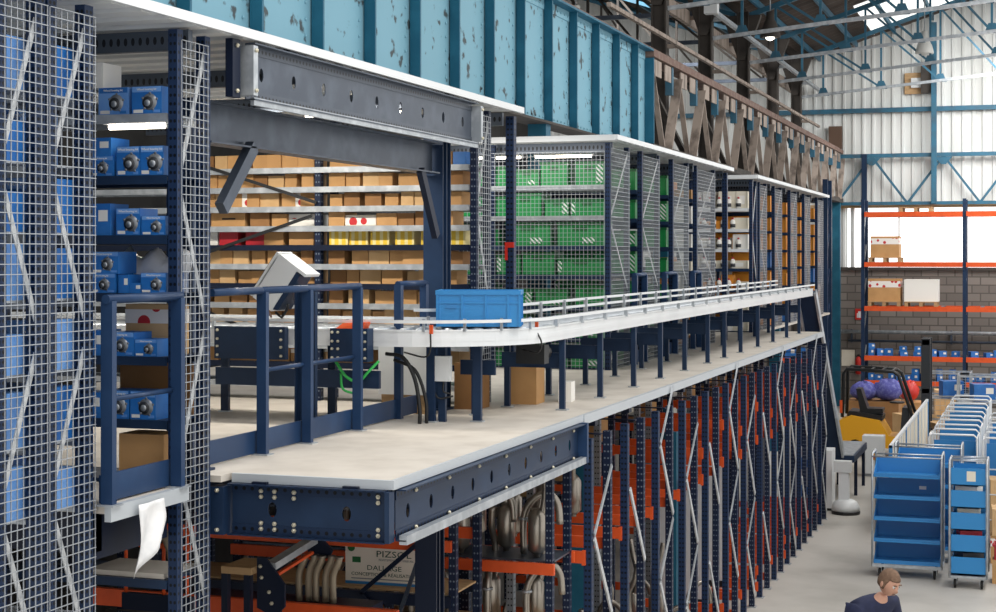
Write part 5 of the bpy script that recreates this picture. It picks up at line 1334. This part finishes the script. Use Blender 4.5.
# wire containers and loose goods further back
for i, (x, y) in enumerate(((-2.1, 40.2), (-1.35, 39.4))):
    t = Thing('wire_container', f"tall grey wire container before the far rack, {('left','right')[i]} of two", 'wire container', (x, y, 0), 0, 'wire containers before the far rack')
    f = MB()
    for sx in (-.5, .5):
        for sy in (-.4, .4): f.box(sx-.02, sx+.02, sy-.02, sy+.02, .1, 1.85)
    for z in (.15, .7, 1.25, 1.8):
        f.box(-.5, .5, -.41, -.39, z, z+.04).box(-.5, .5, .39, .41, z, z+.04).box(-.51, -.49, -.4, .4, z, z+.04).box(.49, .51, -.4, .4, z, z+.04)
    t.part('frame', f, 'gal'); t.part('base', MB().box(-.5, .5, -.4, .4, .06, .12), 'gal'); wm = MB(); wires(wm, 'y', .4, -.48, .48, .15, 1.8, .12, .008); t.part('back_wires', wm, 'gal'); t.part('shelf', MB().box(-.5, .5, -.4, .4, 1.2, 1.23), 'gal')
    t.part('feet', MB().box(-.48, -.4, -.38, .38, 0, .06).box(.4, .48, -.38, .38, 0, .06), 'gal')
    place(('wc', i), plain_blue(.5, .4, .4, 'blue'), (x+.05, y-.1, 1.231), .3, f"blue carton on the shelf of the {('left','right')[i]} wire container", 'box', None)
    place(('wc2', i), make_carton(.6, .5, .45, 'white_box'), (x-.05, y, .121), -.1, f"white carton low in the {('left','right')[i]} wire container", 'box', None)
for i, (x, y, w, h, m) in enumerate(((-1.9, 37.0, .9, .7, 'white_box'), (-1.75, 35.9, .7, .85, 'card'), (-2.0, 38.3, .8, .8, 'card_pale'))):
    place(('loose', i), make_carton(w, .7, h, m), (x, y, 0), .2*i, f"{SH[m]} carton of loose goods on the floor behind the roll cages, {ORD[i+1]} back", 'box', None)

# ================================================================== PERSON
def skin_mesh(name, chains, m, parent=None, root=0, sub=2):
    """chains: list of lists of (x,y,z,r); points closer than 1 mm are merged"""
    vs, es, rs = [], [], []
    def idx(p):
        for i, q in enumerate(vs):
            if (Vector(q)-Vector(p[:3])).length < .001: return i
        vs.append(tuple(p[:3])); rs.append(p[3]); return len(vs)-1
    for ch in chains:
        prev = None
        for p in ch:
            i = idx(p)
            if prev is not None and prev != i: es.append((prev, i))
            prev = i
    me = bpy.data.meshes.new(name); me.from_pydata(vs, es, []); o = bpy.data.objects.new(name, me); COL.objects.link(o)
    if parent is not None: o.parent = parent
    sk = o.modifiers.new('skin', 'SKIN'); sk.use_smooth_shade = True
    for i, v in enumerate(me.skin_vertices[0].data):
        r_ = rs[i]; v.radius = (r_, r_) if not isinstance(r_, tuple) else r_; v.use_root = (i == root)
    s = o.modifiers.new('sub', 'SUBSURF'); s.levels = sub; s.render_levels = sub
    bpy.context.view_layer.update()
    dg = bpy.context.evaluated_depsgraph_get(); nm = bpy.data.meshes.new_from_object(o.evaluated_get(dg)); nm.name = name
    nm.materials.clear(); nm.materials.append(M[m]); o.modifiers.clear(); o.data = nm
    nm.polygons.foreach_set('use_smooth', [True]*len(nm.polygons))
    return o
# local frame: +x is the walking direction, z up, feet on the ground
per = Thing('person', 'man in dark navy workwear walking bent forward past the tray trolley', 'person', (-1.58, 15.1, 0), R(-38)); per.o.scale = (1.06, 1.06, 1.06)
hd = Vector((.30, 0, 1.53))
body = skin_mesh('body', [
    [(0, 0, .95, .11), (.03, 0, 1.08, .11), (.1, 0, 1.25, .12), (.19, 0, 1.37, .08), (.235, 0, 1.43, .055), (.27, 0, 1.48, .052)],
    [(.19, 0, 1.37, .08), (.17, .19, 1.35, .045), (.2, .25, 1.1, .045), (.34, .24, .88, .035), (.4, .23, .82, .03)],
    [(.19, 0, 1.37, .08), (.17, -.19, 1.35, .045), (.1, -.27, 1.1, .045), (.2, -.26, .87, .035), (.25, -.25, .81, .03)],
    [(0, 0, .95, .12), (.02, .1, .88, .09), (.16, .11, .5, .065), (.12, .11, .12, .045), (.14, .11, .06, .04), (.28, .11, .04, .035)],
    [(0, 0, .95, .12), (.02, -.1, .88, .09), (-.02, -.11, .5, .065), (-.22, -.11, .16, .045), (-.2, -.11, .08, .04), (-.08, -.11, .04, .035)],
], 'skin', per.o)
def hand(o_, base, dir_, sx):
    for k, (dy, L) in enumerate(((-.03, .07), (-.01, .08), (.01, .078), (.03, .06))):
        p = Vector(base) + Vector((0, dy, 0)); d = Vector(dir_)
        o_.append([(*base, .03), (*(p+d*.05), .011), (*(p+d*(.05+L*.5)), .009), (*(p+d*(.05+L*.8)+Vector((-.012, 0, -.02))), .0075)])
    d = Vector(dir_); p = Vector(base)
    o_.append([(*base, .03), (*(p+d*.02+Vector((.02, sx*.03, .01))), .011), (*(p+d*.06+Vector((.035, sx*.045, .0))), .009)])
ch = []; hand(ch, (.42, .23, .80), (.5, 0, -.85), -1); skin_mesh('left_hand', ch, 'skin', per.o)
ch = []; hand(ch, (.265, -.25, .79), (.4, 0, -.9), 1); skin_mesh('right_hand', ch, 'skin', per.o)
# head: one sculpted ball with jaw, nose, ears
def head_mesh():
    mb = MB(); n = 28; rg = 20
    for i in range(rg+1):
        ph = math.pi*i/rg
        for k in range(n):
            th_ = 2*math.pi*k/n; d = Vector((math.sin(ph)*math.cos(th_), math.sin(ph)*math.sin(th_), math.cos(ph)))
            x, y, z = d.x*.098, d.y*.077, d.z*.118
            if z < 0: y *= 1+z*2.0; x = x*(1+z*1.0)+ (-z)*.12*(1 if d.x > 0 else .2)
            f = max(0, d.x)
            if abs(d.y) < .2 and f > .5:
                wn = (1-abs(d.y)/.2)
                if -.35 < d.z < .1: x += .03*wn*(1-abs(d.z+.2)/.3 if abs(d.z+.2) < .3 else 0)   # nose
                if -.62 < d.z < -.5: x += .008*wn
            if f > .6 and .02 < d.z < .2 and .2 < abs(d.y) < .55: x -= .009       # eye sockets
            mb.v.append((x, y, z))
    for i in range(rg):
        for k in range(n):
            k2 = (k+1) % n; mb.face((i*n+k, (i+1)*n+k, (i+1)*n+k2, i*n+k2), None, True)
    for sy in (-1, 1): mb.ball((-.005, sy*.078, -.01), .03, 10, (.6, .35, 1.1))
    return mb
hp = bpy.data.objects.new('head', None); 
hm = head_mesh(); rot = Matrix.Rotation(R(28), 4, 'Y')
def tr_(mb): mb.v = [tuple((rot @ Vector(v)) + hd + Vector((.03, 0, .055))) for v in mb.v]; return mb
head = per.part('head', tr_(hm), 'skin')
hair = MB(); n = 24
for i in range(9):
    ph = (math.pi*.62)*i/8
    for k in range(n):
        th_ = 2*math.pi*k/n; cut = 1.0 if math.cos(th_) < .35 else .55
        p_ = ph*cut; d = Vector((math.sin(p_)*math.cos(th_), math.sin(p_)*math.sin(th_), math.cos(p_)))
        hair.v.append((d.x*.106-.003, d.y*.084, d.z*.126))
for i in range(8):
    for k in range(n): k2 = (k+1) % n; hair.face((i*n+k, (i+1)*n+k, (i+1)*n+k2, i*n+k2), None, True)
hb = tr_(hair).build('hair', M['hair'], head); sm = hb.modifiers.new('thick', 'SOLIDIFY'); sm.thickness = .012
for sy in (-1, 1):
    e = tr_(MB().ball((.084, sy*.03, .012), .013, 8)).build('eye', M['eye'], head); tr_(MB().ball((.094, sy*.03, .012), .006, 6)).build('pupil', M['dgrey'], head)
    tr_(MB().bar((.096, sy*.015, .034), (.09, sy*.047, .034), .01, .007)).build('eyebrow', M['hair'], head)
tr_(MB().ball((.093, 0, -.062), .02, 8, (.5, 1.1, .3))).build('mouth', M['rust'], head)
skin_mesh('jacket', [
    [(0, 0, .92, .15), (.03, 0, 1.08, .155), (.1, 0, 1.25, .175), (.185, 0, 1.37, .15), (.228, 0, 1.43, .08)],
    [(.185, 0, 1.37, .15), (.17, .2, 1.36, .085), (.2, .26, 1.1, .06), (.33, .245, .9, .048)],
    [(.185, 0, 1.37, .15), (.17, -.2, 1.36, .085), (.1, -.28, 1.1, .06), (.19, -.265, .89, .048)]], 'navycloth', per.o)
skin_mesh('trousers', [
    [(0, 0, .98, .145), (.02, .1, .88, .105), (.16, .11, .5, .082), (.12, .11, .14, .065)],
    [(0, 0, .98, .145), (.02, -.1, .88, .105), (-.02, -.11, .5, .082), (-.21, -.11, .18, .065)]], 'navycloth', per.o)
skin_mesh('shoe', [[(.12, .11, .06, .05), (.2, .11, .055, .05), (.3, .11, .045, .042)]], 'black', per.o); skin_mesh('shoe', [[(-.22, -.11, .07, .05), (-.14, -.11, .055, .05), (-.05, -.11, .045, .042)]], 'black', per.o)

# ================================================================== LIGHT AND CAMERA
w = bpy.data.worlds.new('Sky'); sc.world = w; w.use_nodes = True
bg = w.node_tree.nodes['Background']; bg.inputs[0].default_value = (1, .99, .97, 1); bg.inputs[1].default_value = 1.08
def area(name, loc, rot, sx, sy, e, col=(1, 1, 1)):
    l = bpy.data.lights.new(name, 'AREA'); l.shape = 'RECTANGLE'; l.size = sx; l.size_y = sy; l.energy = e; l.color = col
    o = bpy.data.objects.new(name, l); COL.objects.link(o); o.location = loc; o.rotation_euler = rot; return o
# unseen overhead area lights, added to brighten the far wall and both bays
area('overhead_fill', (1.5, 30, 11.5), (0, 0, 0), 3, 26, 1500, (1, .98, .95))
area('overhead_fill', (1.0, 46, 10.3), (R(25), 0, 0), 6, 4, 900, (1, .99, .97))
area('overhead_fill', (.5, 6, 11.5), (R(-10), R(-15), 0), 5, 12, 900, (1, .99, .97))
area('overhead_fill', (-11.5, 42, 11.2), (R(20), 0, 0), 6, 5, 700, (1, .99, .97))
area('aisle_light', (-6.2, 12.0, 5.9), (0, 0, 0), 2.4, .15, 90, (1, .93, .82))
area('aisle_light', (-6.0, 17.3, 5.9), (R(20), 0, 0), 2.0, .15, 25, (1, .95, .88))
cd = bpy.data.cameras.new('Camera'); cam = bpy.data.objects.new('Camera', cd); COL.objects.link(cam)
cam.location = (0, 0, 4.64); cam.rotation_euler = (R(90), 0, math.atan(543/1600))
cd.sensor_width = 36; cd.lens = 1600/996*36; cd.shift_y = -50/996; cd.clip_start = .1; cd.clip_end = 200
sc.camera = cam
vs = sc.view_settings; vs.view_transform = 'Standard'; vs.look = 'None'; vs.gamma = 1; vs.use_curve_mapping = False; vs.exposure = 0.0
